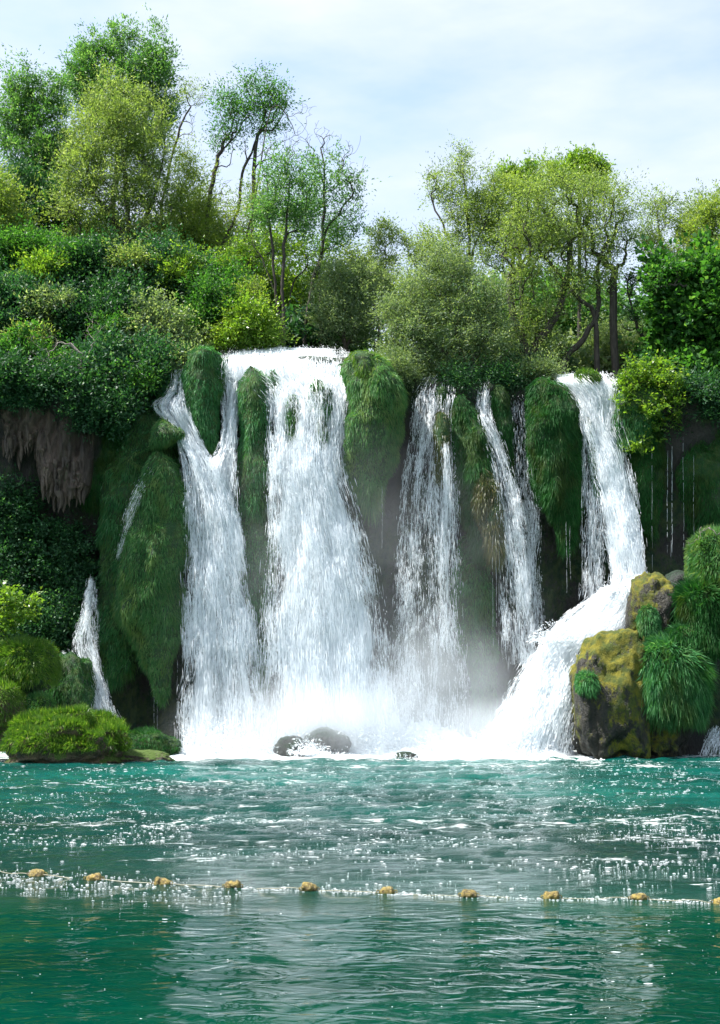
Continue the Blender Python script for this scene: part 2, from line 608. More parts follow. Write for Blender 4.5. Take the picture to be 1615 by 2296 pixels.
def leaf_quads(pos, d, nrm, length, width):
    n = len(pos)
    slim = np.mean(length) < 0.3 or np.mean(length) > 0.5
    d = unit(d)
    s = unit(np.cross(d, nrm))
    nn = np.cross(s, d)
    L = length[:, None]; W = width[:, None] * 0.5
    if slim:
        v = np.stack([pos - s * W * 0.5 + nn * W * 0.3, pos + d * L * 0.35 + s * W * 1.2, pos + d * L], 1).reshape(-1, 3)
        return v, np.arange(n * 3).reshape(-1, 3)
    v = np.stack([pos, pos + d * L * 0.45 + s * W + nn * L * 0.04, pos + d * L - nn * L * 0.06,
                  pos + d * L * 0.45 - s * W + nn * L * 0.04], 1).reshape(-1, 3)
    b = (np.arange(n) * 4)[:, None]
    return v, b + np.array([[0, 1, 2, 3]])


# ------------------------------------------------------------------ lumps: rocks, moss drapes
def ico(sub=4):
    import bmesh
    bm = bmesh.new()
    bmesh.ops.create_icosphere(bm, subdivisions=sub, radius=1)
    v = np.array([x.co[:] for x in bm.verts]); f = np.array([[q.index for q in x.verts] for x in bm.faces])
    bm.free()
    return v, f


ICO4, ICO5 = ico(4), ico(5)


def lump_shape(c, r, amp=0.25, seed=0, sub=ICO4, freq=1.4, box=0.0):
    v, f = sub
    n = fbm(v * freq + seed * 13.7, 5, 0.55)
    ridg = 1 - np.abs(fbm(v * freq * 1.3 + seed * 7.7 + 50, 3))
    k = (1 + amp * n + amp * 0.5 * (ridg - 0.8))[:, None]
    q = v
    if box:
        q = np.sign(v) * np.abs(v) ** (1 - box)
    return q * k * np.asarray(r) + np.asarray(c), f


def grass_on(vs, fs, n, rng, hang, length, width, zmin=-9, out=0.5, front_only=True, nz_min=-1.0):
    tri = vs[fs]
    nrm = np.cross(tri[:, 1] - tri[:, 0], tri[:, 2] - tri[:, 0])
    area = np.linalg.norm(nrm, axis=1) * 0.5
    nrm = unit(nrm)
    cen = tri.mean(1)
    wgt = area * (cen[:, 2] > zmin) * (nrm[:, 2] > nz_min)
    if front_only:
        wgt = wgt * (nrm[:, 1] < 0.35)
    pk = rng.choice(len(fs), n, p=wgt / wgt.sum())
    a = rng.random((n, 2)); a = np.where(a.sum(1, keepdims=True) > 1, 1 - a, a)
    t = tri[pk]
    pos = t[:, 0] + (t[:, 1] - t[:, 0]) * a[:, :1] + (t[:, 2] - t[:, 0]) * a[:, 1:]
    nn = nrm[pk]
    # clumped direction
    cl = np.stack([noise(pos * 1.1 + 5), noise(pos * 1.1 + 31), noise(pos * 1.1 + 77)], -1)
    base = nn * out + cl * 0.4 + rng.normal(size=(n, 3)) * 0.25
    upf = np.clip(nn[:, 2:3] - 0.15, 0, 1) * np.array([0, 0, 1.9])
    d0 = unit(base + np.array([0, 0, -hang]) + np.array([0, 0, 0.9]) * (1 - hang) + upf)
    d1 = unit(base * 0.6 + np.array([0, 0, -1.0 * (0.35 + hang)]) + upf * 0.6)
    Ln = length * (0.55 + 0.9 * rng.random(n)) * (0.75 + 0.4 * noise(pos * 0.8))
    if hang >= 1.0:
        Ln = Ln * (1 + 1.0 * np.clip(1 - (pos[:, 2] - pos[:, 2].min()) / 1.6, 0, 1))
    W = width * (0.7 + 0.6 * rng.random(n))
    return blades(pos - nn * 0.05, d0, d1, Ln, W, rng)


def drape(label, rows, Y, mat='moss', n=4000, bulge=0.75, length=0.75, group='hanging grass drapes on the cliff', seed=1, maxd=1.5,
          width=0.05, name='moss_drape', lean=0.0):
    """a hanging column of grass-covered tufa: rows = (v, uL, uR)"""
    rng = np.random.default_rng(seed)
    rows = [(r[0], r[1], r[2]) for r in rows]
    R = interp_rows([(r[0], 0, r[1], r[2]) for r in rows], 60)
    v, uL, uR = R[:, 0], R[:, 2], R[:, 3]
    tt = np.linspace(0, 1, 60)
    nseg = 22
    ang = np.linspace(0, 2 * np.pi, nseg, endpoint=False)
    Yc = Y - lean * tt
    L = P(uL, v, Yc); Rr = P(uR, v, Yc)
    c = (L + Rr) / 2
    hw = np.maximum((Rr[:, 0] - L[:, 0]) / 2, 0.05)
    taper = np.minimum(1, np.minimum(tt / 0.05, (1 - tt) / 0.04)) ** 0.5
    hw = hw * (0.25 + 0.75 * taper) - 0.05
    hw = np.maximum(hw, 0.03)
    dep = np.minimum(hw * bulge + 0.1, maxd)
    vs = np.stack([c[:, None, 0] + hw[:, None] * np.cos(ang),
                   c[:, None, 1] - dep[:, None] * np.sin(ang),
                   np.broadcast_to(c[:, None, 2], (60, nseg))], -1)
    q = vs.copy(); q[..., 2] *= 0.45
    nz = fbm(q * 0.9 + seed * 5, 4) * 1.5 + 0.2 * fbm(vs * 1.7 + seed, 2)
    nc = unit(np.stack([np.cos(ang), -np.sin(ang), 0 * ang], -1))
    vs = vs + nc[None] * (nz * np.minimum(0.55, hw * 0.42)[:, None])[..., None]
    vs = vs.reshape(-1, 3)
    f = grid_faces(60, nseg, True)
    top = np.array([[k, (k + 1) % nseg, nseg * 60] for k in range(nseg)])
    bot = np.array([[59 * nseg + (k + 1) % nseg, 59 * nseg + k, nseg * 60 + 1] for k in range(nseg)])
    vs2 = np.concatenate([vs, [c[0] + [0, 0, 0.1], c[-1] - [0, 0, 0.1]]])
    base = (c[-1][0], c[-1][1], c[-1][2])
    root = thing(name, label, 'hanging moss', base, group)
    part('tufa_core', vs2, [f, top, bot], M['mossbody'], root, smooth=True)
    tri = np.concatenate([f[:, [0, 1, 2]], f[:, [0, 2, 3]]])
    tn = np.cross(vs2[tri][:, 1] - vs2[tri][:, 0], vs2[tri][:, 2] - vs2[tri][:, 0])
    cc = vs2[tri].mean(1)
    # make all normals point away from the axis
    axis = np.stack([np.interp(-cc[:, 2], -c[:, 2], c[:, 0]), np.interp(-cc[:, 2], -c[:, 2], c[:, 1])], -1)
    flip = ((cc[:, :2] - axis) * tn[:, :2]).sum(1) < 0
    tri[flip] = tri[flip][:, ::-1]
    bv, bf = grass_on(vs2, tri, int(n * 1.6), rng, 1.0, length * 0.72, width * 0.72, out=0.45)
    part('grass_blades', bv, bf, M[mat], root, kind='stuff')
    return root


def tris(f):
    return f if f.shape[1] == 3 else np.concatenate([f[:, [0, 1, 2]], f[:, [0, 2, 3]]])


# drapes (left to right)
drape('broad dark green moss drape farthest left, behind the large cone drape', [(905, 330, 372), (950, 285, 395), (1000, 245, 400), (1100, 232, 385), (1250, 222, 370), (1400, 214, 340), (1490, 225, 300), (1530, 240, 262)], 77.0, 'moss', 15000, 0.6, 0.8, seed=11)
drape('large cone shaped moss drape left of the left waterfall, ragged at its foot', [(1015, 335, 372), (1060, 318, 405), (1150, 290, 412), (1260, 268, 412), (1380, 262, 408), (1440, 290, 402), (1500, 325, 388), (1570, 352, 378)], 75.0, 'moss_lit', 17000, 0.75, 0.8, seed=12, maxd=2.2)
drape('short moss shoulder under the small spout at the top of the large cone drape', [(945, 350, 385), (985, 335, 410), (1030, 340, 240), (1080, 365, 418), (1120, 385, 415)], 75.2, 'moss_lit', 2600, 0.7, 0.6, seed=13)
drape('teardrop moss drape hanging between the two upper channels of the left waterfall', [(782, 425, 485), (815, 415, 497), (900, 415, 498), (960, 425, 497), (1000, 448, 490), (1035, 468, 482)], 76.2, 'moss', 6000, 0.8, 0.75, seed=14)
drape('tall narrow moss column between the left waterfall and the main waterfall', [(822, 545, 580), (850, 536, 602), (920, 533, 608), (1000, 530, 606), (1100, 532, 615), (1250, 540, 614), (1400, 560, 612), (1540, 575, 606)], 76.0, 'moss', 9500, 0.75, 0.75, seed=15)
drape('small moss tuft near the top left of the main waterfall', [(832, 603, 618), (850, 600, 630), (885, 606, 626)], 76.0, 'moss', 450, 0.8, 0.5, group='moss tufts standing in the main waterfall', seed=16)
drape('slim upright moss tuft inside the left half of the main waterfall', [(885, 650, 662), (920, 640, 672), (970, 645, 672), (1010, 655, 664)], 75.4, 'moss', 900, 0.8, 0.5, group='moss tufts standing in the main waterfall', seed=17)
drape('water splashed moss tuft at the upper right of the main waterfall', [(852, 700, 725), (880, 692, 745), (915, 700, 745), (935, 715, 735)], 75.6, 'moss', 700, 0.8, 0.5, group='moss tufts standing in the main waterfall', seed=18)
drape('narrow moss tuft just below the splashed tuft in the main waterfall', [(935, 712, 728), (970, 705, 735), (1005, 712, 728)], 75.2, 'moss', 450, 0.8, 0.5, group='moss tufts standing in the main waterfall', seed=19)
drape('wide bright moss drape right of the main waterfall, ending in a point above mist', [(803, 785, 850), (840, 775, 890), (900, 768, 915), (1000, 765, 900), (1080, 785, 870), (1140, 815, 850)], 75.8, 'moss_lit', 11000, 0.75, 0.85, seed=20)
drape('sunny grass fringe on the crest right of the massive dark drape', [(836, 1300, 1330), (848, 1290, 1350), (860, 1300, 1340)], 76.6, 'grass', 1800, 1.0, 0.4, seed=35)
drape('grassy cushion overhanging the crest right of the main waterfall', [(790, 790, 830), (812, 778, 862), (850, 780, 880)], 76.0, 'grass', 2400, 1.0, 0.6, seed=21)
drape('small yellowish moss tuft in front of the thin central waterfall', [(925, 980, 1000), (960, 968, 1006), (1030, 972, 1003), (1085, 980, 998)], 75.4, 'moss_rust', 1100, 0.8, 0.55, seed=22)
drape('dark moss knob on the crest of the thin central waterfall', [(868, 982, 1000), (885, 977, 1008), (912, 984, 1004)], 76.6, 'moss_dark', 500, 0.9, 0.4, seed=23)
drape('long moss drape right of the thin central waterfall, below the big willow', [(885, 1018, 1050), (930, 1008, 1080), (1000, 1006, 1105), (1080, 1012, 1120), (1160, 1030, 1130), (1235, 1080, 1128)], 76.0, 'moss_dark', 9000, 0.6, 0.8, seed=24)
drape('rust tinted moss patch on the lower right of the drape below the big willow', [(1055, 1065, 1095), (1110, 1058, 1125), (1180, 1070, 1130), (1250, 1100, 1128)], 75.2, 'moss_rust', 2600, 0.6, 0.7, seed=25)
drape('faint low moss column standing in mist below the willow drape', [(1200, 1015, 1095), (1300, 1015, 1105), (1450, 1030, 1115), (1560, 1055, 1118), (1620, 1080, 1112)], 77.4, 'moss', 6500, 0.6, 0.7, seed=26)
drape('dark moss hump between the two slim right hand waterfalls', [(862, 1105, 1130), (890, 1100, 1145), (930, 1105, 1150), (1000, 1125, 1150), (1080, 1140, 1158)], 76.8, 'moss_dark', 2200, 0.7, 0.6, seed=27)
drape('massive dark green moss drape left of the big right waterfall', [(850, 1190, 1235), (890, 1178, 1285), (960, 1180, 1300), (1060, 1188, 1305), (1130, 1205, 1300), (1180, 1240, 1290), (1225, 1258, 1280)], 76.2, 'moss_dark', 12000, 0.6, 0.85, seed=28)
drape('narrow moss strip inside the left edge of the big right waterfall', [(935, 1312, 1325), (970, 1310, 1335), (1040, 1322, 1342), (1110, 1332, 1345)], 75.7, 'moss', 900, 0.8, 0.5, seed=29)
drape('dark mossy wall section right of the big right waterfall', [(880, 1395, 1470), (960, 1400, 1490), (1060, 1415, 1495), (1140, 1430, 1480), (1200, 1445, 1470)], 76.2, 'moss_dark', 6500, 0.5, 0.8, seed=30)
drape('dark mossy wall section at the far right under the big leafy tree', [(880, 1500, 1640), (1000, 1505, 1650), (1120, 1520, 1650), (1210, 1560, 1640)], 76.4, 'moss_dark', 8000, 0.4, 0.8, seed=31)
drape('dark brownish moss behind the fig shrub, top of the right wall', [(860, 1390, 1460), (900, 1378, 1500), (960, 1380, 1475), (1000, 1395, 1450)], 75.8, 'moss', 3500, 0.7, 0.6, seed=32)
drape('greyish moss shelf above the left spout beside dark shrubs', [(835, 375, 410), (870, 360, 412), (900, 350, 400)], 77.2, 'moss', 1800, 0.8, 0.5, seed=33)
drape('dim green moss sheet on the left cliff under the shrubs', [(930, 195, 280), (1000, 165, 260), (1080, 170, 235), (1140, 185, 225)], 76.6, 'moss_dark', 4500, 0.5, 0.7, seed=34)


# ------------------------------------------------------------------ falling water
def flow_grid(rows, nr, nc, rng, rough=0.3, yoff=0.0, seed=0):
    """rows: uL, vL, uR, vR, Y"""
    R = interp_rows([(r[0] * .0 + (r[1] + r[3]) / 2, (r[0] + r[2]) / 2) + tuple(r) for r in rows], nr)
    uL, vL, uR, vR, Y = R[:, 2], R[:, 3], R[:, 4], R[:, 5], R[:, 6]
    gw = (uR - uL) * 0.04 * np.linspace(0.3, 1, nr)
    Lp = P(uL - gw, vL, Y); Rp = P(uR + gw, vR, Y)
    s = np.linspace(0, 1, nc)
    v = Lp[:, None] * (1 - s)[None, :, None] + Rp[:, None] * s[None, :, None]
    wid = np.linalg.norm(Rp - Lp, axis=1)
    # rounded cross-section: bulges towards the viewer in the middle
    bul = np.minimum(0.55, wid * 0.14)
    v[..., 1] -= (bul[:, None] * np.sin(np.pi * s)[None])
    q = v.copy(); q[..., 2] *= 0.3
    v[..., 1] += rough * fbm(q * 1.3 + seed * 9.1, 3) + yoff
    q2 = v * [0, 0, 0.35] + seed * 4.0
    v[..., 0] += 0.12 * noise(q2 + s[None, :, None] * [0, 7, 0])
    mid = (Lp + Rp) / 2
    t = np.concatenate([[0], np.cumsum(np.linalg.norm(np.diff(mid, axis=0), axis=1))])
    uvx = (s[None] - 0.5) * np.maximum(wid.mean(), 0.3)
    uv = np.stack([np.broadcast_to(uvx, (nr, nc)), np.broadcast_to(t[:, None], (nr, nc))], -1)
    edge = np.minimum(s, 1 - s)
    wn_ = np.clip(0.15 + 0.04 * np.sin(t), 0.1, 0.5)
    e = np.clip(edge[None] / wn_[:, None], 0, 1) * np.ones((nr, 1))
    return v, uv, e, t, wid


def add_edge(o, e):
    at = o.data.attributes.new('edge', 'FLOAT', 'POINT')
    at.data.foreach_set('value', e.reshape(-1).astype(np.float32))


def sample_grid(v, a, b):
    nr, nc = v.shape[:2]
    x = a * (nr - 1); y = b * (nc - 1)
    i = np.clip(x.astype(int), 0, nr - 2); j = np.clip(y.astype(int), 0, nc - 2)
    fx = (x - i)[:, None]; fy = (y - j)[:, None]
    p = (v[i, j] * (1 - fx) * (1 - fy) + v[i + 1, j] * fx * (1 - fy) + v[i, j + 1] * (1 - fx) * fy + v[i + 1, j + 1] * fx * fy)
    return p, unit(v[i + 1, j] - v[i, j])


def streaks(v, t, wid, n, rng, seed, size=1.0, spread=0.35, thr=0.0):
    n = int(n * 1.7)
    """elongated falling blobs of white water, gathered in comet-like clusters"""
    m = int(n * 2.6)
    a, b = rng.random(m), rng.random(m)
    b = np.clip(b + rng.normal(size=m) * 0.03, 0, 1)
    tm = a * t[-1]; xm = b * wid.mean()
    den = fbm(np.stack([xm * 1.9 + seed * 3, tm * 0.35, 0 * a + seed], -1), 3, 0.6)
    keep = np.argsort(-(den + rng.normal(size=m) * 0.36 + thr))[:n]
    a, b = a[keep], b[keep]
    p, d = sample_grid(v, a, b)
    p = p + rng.normal(size=(n, 3)) * [0.04, 1, 0.05] * [1, spread, 1] - [0, 0.12, 0]
    L = size * (0.12 + 1.1 * rng.random(n) ** 2.4)
    W = size * (0.016 + 0.03 * rng.random(n) ** 2)
    p[:, 0] += rng.normal(size=n) * wid.mean() * 0.045 * (0.2 + a)
    d = unit(d + rng.normal(size=(n, 3)) * 0.035)
    s = unit(np.cross(d, rng.normal(size=(n, 3)) * [0.4, 0.2, 0.2] + [0, 1, 0]))
    nn = np.cross(s, d)
    Lc = L[:, None]; Wc = W[:, None] / 2
    vs = np.stack([p - d * Lc * 0.3, p + s * Wc, p + d * Lc * 0.7, p - s * Wc + nn * Wc * 0.8], 1).reshape(-1, 3)
    return vs, np.arange(n * 4).reshape(-1, 4)


_mat_cache = {}


def fall_mat(lo, hi, seed):
    k = (lo, hi, seed)
    if k not in _mat_cache:
        _mat_cache[k] = fall_material('falling_water', lo, hi, seed)
    return _mat_cache[k]


def R5(rows):
    """(v, uL, uR, Y) rows with a level edge"""
    return [(r[1], r[0], r[2], r[0], r[3]) for r in rows]


def waterfall(name, label, sheets, cat='waterfall', group=None, seed=1):
    """sheets: list of (rows, density, nstreaks, streak size, layers)"""
    last = sheets[0][0][-1]
    base = P((last[0] + last[2]) / 2, (last[1] + last[3]) / 2, last[4])
    root = thing(name, label, cat, base, group)
    for k, (rows, den, ns, size, layers) in enumerate(sheets):
        rng = np.random.default_rng(seed * 31 + k)
        nr = 110
        wid = abs(px(np.mean([r[2] - r[0] for r in rows]), 75))
        nc = int(np.clip(wid / 0.22, 5, 46))
        for ly in range(layers):
            v, uv, e, t, wd = flow_grid(rows, nr, nc, rng, 0.35 if wid > 1.2 else 0.12, ly * 0.35 - 0.1, seed + ly * 2)
            lo = 0.60 - 0.32 * den + 0.02 * ly
            o = part('water_sheet', v.reshape(-1, 3), grid_faces(nr, nc), fall_mat(round(lo, 3), round(lo + 0.15, 3), seed + ly), root, True, uv.reshape(-1, 2))
            add_edge(o, e)
        v, uv, e, t, wd = flow_grid(rows, nr, nc, rng, 0.35 if wid > 1.2 else 0.12, -0.15, seed)
        if ns:
            sv, sf = streaks(v, t, wd, ns, rng, seed, size)
            part('spray_streaks', sv, sf, M['drop'], root, kind='stuff')
    return root


waterfall('waterfall', 'broad dense main waterfall pouring over the crest in the middle of the cliff', [
    (R5([(786, 575, 765, 82), (796, 548, 780, 79.4), (830, 552, 778, 77.6), (870, 598, 775, 76.4), (940, 607, 772, 75.8), (1030, 611, 769, 75.4), (1150, 614, 798, 75.1),
         (1270, 612, 828, 74.8), (1400, 608, 848, 74.5), (1560, 604, 862, 74.2), (1700, 598, 880, 74)]), 0.8, 30000, 1.0, 3),
    (R5([(785, 498, 778, 80.5), (797, 492, 788, 78.6), (815, 494, 790, 77.4), (845, 500, 785, 76.9), (880, 560, 782, 76.4), (915, 596, 780, 76.0)]), 0.9, 5000, 0.8, 2)], seed=1)
waterfall('waterfall', 'left waterfall joined from two channels around the teardrop moss', [
    (R5([(838, 396, 412, 77.2), (880, 388, 415, 76.8), (912, 352, 420, 76.2), (950, 372, 436, 75.9), (1000, 402, 458, 75.6), (1060, 418, 492, 75.3), (1150, 420, 528, 75.0),
         (1300, 420, 556, 74.8), (1450, 418, 572, 74.5), (1600, 412, 584, 74.2), (1700, 408, 590, 74)]), 0.63, 15000, 1.0, 3),
    (R5([(792, 500, 552, 80), (806, 498, 545, 78), (840, 500, 538, 77.2), (900, 502, 534, 76.6), (1000, 494, 531, 75.9), (1060, 470, 532, 75.4), (1150, 465, 535, 75.1), (1280, 480, 552, 74.9)]), 0.66, 5200, 0.9, 2)], seed=2)
waterfall('waterfall', 'thin veil waterfall in the centre right under the big grey willow', [
    (R5([(850, 955, 1003, 78.6), (872, 932, 1018, 77.4), (930, 925, 1018, 76.6), (1000, 920, 1020, 76.2), (1100, 905, 1022, 75.8), (1250, 900, 1025, 75.4), (1450, 888, 1035, 75), (1640, 880, 1050, 74.6)]), 0.37, 6500, 0.8, 2),
    (R5([(1000, 988, 1005, 75.2), (1080, 992, 1012, 75.1), (1200, 990, 1018, 75), (1450, 985, 1022, 74.8)]), 0.5, 1200, 0.8, 1)], seed=3)
waterfall('waterfall', 'slim slanting waterfall right of the willow drape', [
    (R5([(850, 1076, 1104, 78.6), (880, 1066, 1098, 77.4), (940, 1065, 1098, 76.6), (1000, 1084, 1126, 76.1), (1080, 1105, 1150, 75.7), (1200, 1115, 1172, 75.3), (1350, 1125, 1188, 75.1), (1490, 1135, 1198, 75)]), 0.44, 5200, 0.8, 2)], seed=4)
waterfall('waterfall', 'faint trailing waterfall left of the massive dark drape', [
    (R5([(890, 1146, 1176, 78), (950, 1148, 1183, 77.3), (1050, 1155, 1195, 76.9), (1200, 1168, 1205, 76.5), (1430, 1172, 1215, 76.2)]), 0.36, 2200, 0.7, 1)], seed=5)
waterfall('waterfall', 'big right waterfall that strikes the rock and turns into a diagonal chute', [
    (R5([(842, 1222, 1376, 78.6), (856, 1228, 1386, 77.0), (880, 1268, 1388, 76.5), (912, 1288, 1386, 76.3), (960, 1298, 1385, 76.0), (1010, 1316, 1405, 75.8), (1100, 1342, 1418, 75.4), (1200, 1360, 1430, 75), (1300, 1375, 1440, 74.6), (1365, 1365, 1440, 74.2)]), 0.84, 9000, 0.9, 3),
    ([(1345, 1322, 1446, 1285, 74.3), (1318, 1345, 1432, 1345, 73.9), (1262, 1392, 1400, 1400, 73.3), (1200, 1460, 1340, 1462, 72.7), (1152, 1540, 1298, 1535, 72.1), (1120, 1610, 1275, 1610, 71.5), (1060, 1690, 1258, 1700, 71)]), ][0:1] + [
    ([(1345, 1322, 1446, 1285, 74.3), (1318, 1345, 1432, 1345, 73.9), (1262, 1392, 1400, 1400, 73.3), (1200, 1460, 1340, 1462, 72.7), (1152, 1540, 1298, 1535, 72.1), (1120, 1610, 1275, 1610, 71.5), (1060, 1690, 1258, 1700, 71)], 0.95, 14000, 0.8, 3),
    (R5([(960, 1298, 1318, 76.2), (1100, 1308, 1345, 76), (1340, 1300, 1352, 75.6)]), 0.42, 1800, 0.7, 1)], seed=6)
waterfall('waterfall', 'small waterfall emerging behind the left moss drape and sliding past the grassy bank', [
    (R5([(1300, 203, 212, 74.5), (1380, 182, 216, 74), (1450, 166, 220, 73.6), (1500, 185, 226, 73), (1570, 200, 250, 72.2), (1650, 215, 278, 71.5)]), 0.5, 3400, 0.6, 2),
    (R5([(1458, 140, 168, 73.4), (1500, 160, 184, 72.8), (1595, 178, 200, 72)]), 0.3, 500, 0.5, 1)], seed=7)
waterfall('waterfall', 'little spout splashing off the shoulder of the large cone drape', [
    (R5([(1035, 345, 366, 74.8), (1075, 315, 342, 74.4), (1160, 284, 302, 74.1), (1250, 266, 272, 74.1)]), 0.02, 420, 0.5, 1)], seed=8)
waterfall('waterfall', 'tiny cascade at the waterline in the far right corner of the pool', [
    (R5([(1630, 1592, 1640, 70), (1670, 1580, 1645, 69.5), (1706, 1572, 1650, 69)]), 0.4, 700, 0.6, 1)], seed=9)

# thin trickles
trk = [(1345, 1480, 1470, 6), (1000, 1250, 1508, 3), (980, 1230, 1532, 4), (1020, 1260, 1556, 3), (1010, 1240, 1498, 7), (1000, 1280, 1462, 3), (1200, 1450, 1105, 3), (1210, 1460, 1120, 3),
       (1190, 1430, 1112, 4), (1180, 1400, 1135, 3), (1170, 1330, 1270, 3), (1180, 1300, 1278, 2), (1330, 1540, 600, 4), (1090, 1230, 857, 3), (1525, 1650, 343, 3), (1540, 1640, 352, 2), (1480, 1620, 398, 3),
       (1090, 1330, 1305, 4), (1100, 1320, 1322, 5), (1120, 1330, 1318, 3)][1:]
wtxt = {600: 'beside the main waterfall', 857: 'below the wide bright drape'}
tl = thing('water_trickles', 'fine threads of water dripping off moss tips along the cliff', 'trickles', P(1100, 1460, 76), None)
rngt = np.random.default_rng(5)
tv, tf, nb = [], [], 0
for (v0, v1, u, w) in trk:
    for rep in range(2 if w > 4 else 1):
        n = 40
        vv = np.linspace(v0, v1, n)
        uu = u + rep * w * 1.2 + np.cumsum(rngt.normal(size=n)) * 0.25
        yy = 74.6 if u < 1400 else 75.0
        c = P(uu, vv, yy)
        r = 0.0065 * (0.3 + 1.2 * rngt.random(n)) * (0.5 + w / 6)
        r[-1] = r[0] = 0.003
        a = np.arange(3) * 2.094
        ring = c[:, None] + r[:, None, None] * np.stack([np.cos(a), np.sin(a), 0 * a], -1)[None]
        keepf = grid_faces(n, 3, True)
        drop = np.repeat(rngt.random(n - 1) > 0.12, 3)
        tv.append(ring.reshape(-1, 3)); tf.append(keepf[drop] + nb); nb += n * 3
part('water_thread', np.concatenate(tv), np.concatenate(tf), M['drop'], tl, kind='stuff')


# ------------------------------------------------------------------ trees
def skeleton(trunks, tips, rng, up=1.3, wob=0.12, seg=4):
    """trunks: list of polylines (world). tips: (n,3). grows a branching skeleton joining every tip"""
    pos, par, chains = [], [], []
    for tp in trunks:
        tp = np.asarray(tp, float)
        n = max(6, len(tp) * 4)
        q = interp_rows(np.concatenate([np.arange(len(tp))[:, None] * 3.0, 0 * tp[:, :1], tp], 1), n)[:, 2:]
        st = len(pos)
        ch = []
        for k in range(n):
            pos.append(q[k] + (rng.normal(size=3) * wob * 0.4 if 0 < k else 0))
            par.append(st + k - 1 if k else -1)
            ch.append(st + k)
        chains.append(ch)
    base = pos[0]
    pos_a = np.zeros((len(pos) + len(tips) * seg + 5, 3)); pos_a[:len(pos)] = pos
    plen = np.zeros(len(pos_a))
    for k in range(len(pos)):
        if par[k] >= 0: plen[k] = plen[par[k]] + np.linalg.norm(pos_a[k] - pos_a[par[k]])
    n = len(pos)
    ok = np.ones(len(pos_a), bool)
    for ch in chains:
        ok[ch[:max(1, int(len(ch) * 0.25))]] = False
    order = np.argsort(np.linalg.norm(tips - base, axis=1) + rng.random(len(tips)))
    tipnodes = []
    for k in order:
        t = tips[k]
        d = t - pos_a[:n]
        dist = np.linalg.norm(d, axis=1)
        cost = dist + 0.16 * plen[:n] + up * np.maximum(0, -d[:, 2]) + 0.6 * np.maximum(0, 0.5 * dist - d[:, 2]) + np.where(ok[:n], 0, 50)
        j = int(np.argmin(cost))
        pd = pos_a[j] - pos_a[par[j]] if par[j] >= 0 else np.array([0, 0, 1.0])
        pd = pd / (np.linalg.norm(pd) + 1e-6)
        D = dist[j]
        ctrl = pos_a[j] + pd * D * 0.35 + (t - pos_a[j]) * 0.25 + rng.normal(size=3) * wob * D * 0.5
        ch = [j]
        for s in range(1, seg + 1):
            f = s / seg
            p = (1 - f) ** 2 * pos_a[j] + 2 * f * (1 - f) * ctrl + f * f * t + rng.normal(size=3) * wob * 0.15 * (D ** 0.5)
            pos_a[n] = p
            par.append(ch[-1])
            plen[n] = plen[ch[-1]] + np.linalg.norm(p - pos_a[ch[-1]])
            ch.append(n)
            n += 1
        chains.append(ch)
        tipnodes.append(n - 1)
    par = np.array(par)
    cnt = np.zeros(n); cnt[tipnodes] = 1
    for k in range(n - 1, 0, -1):
        if par[k] >= 0: cnt[par[k]] += cnt[k]
    return pos_a[:n], par, chains, cnt, tipnodes


def tubes(pos, chains, rad, rng, ntrunk):
    V, F4, nb = [], [], 0
    for ci, ch in enumerate(chains):
        r = rad[ch].copy()
        if ci >= ntrunk:
            r[0] = min(r[0], r[1] * 1.25)
        p = pos[ch]
        d = unit(np.gradient(p, axis=0))
        s = unit(np.cross(d, [0.31, 0.9, 0.12]))
        n2 = np.cross(s, d)
        ns = 7 if r[0] > 0.09 else (5 if r[0] > 0.04 else 3)
        a = np.arange(ns) * 2 * np.pi / ns
        ring = p[:, None] + r[:, None, None] * (np.cos(a)[None, :, None] * s[:, None] + np.sin(a)[None, :, None] * n2[:, None])
        V.append(ring.reshape(-1, 3)); F4.append(grid_faces(len(ch), ns, True) + nb); nb += len(ch) * ns
    return np.concatenate(V), np.concatenate(F4)


def crown_tips(ells, n, Y, rng, shell=0.55, depth=0.8, lo=0.0):
    """ells: (u, v, ru, rv[, dY]) in photo units; returns world tips"""
    vol = np.array([e[2] * e[3] * min(e[2], e[3]) ** 0.5 for e in ells]); vol /= vol.sum()
    out = []
    for e, w in zip(ells, vol):
        k = max(3, int(round(n * w)))
        d = unit(rng.normal(size=(k, 3)))
        r = (shell + (1 - shell) * rng.random(k)) ** 0.8
        r = r * (1 + 0.55 * fbm(d * 1.7 + e[0] * 0.37 + e[1], 3, 0.7))
        r = np.where(rng.random(k) < 0.16, r * (1.1 + 0.35 * rng.random(k)), r)
        dy = e[4] if len(e) > 4 else 0
        c = P(e[0], e[1], Y + dy)
        rx, rz = px(e[2], Y), px(e[3], Y)
        out.append(c + d * r[:, None] * [rx, min(rx, rz) * depth + 0.3, rz])
    return np.concatenate(out)


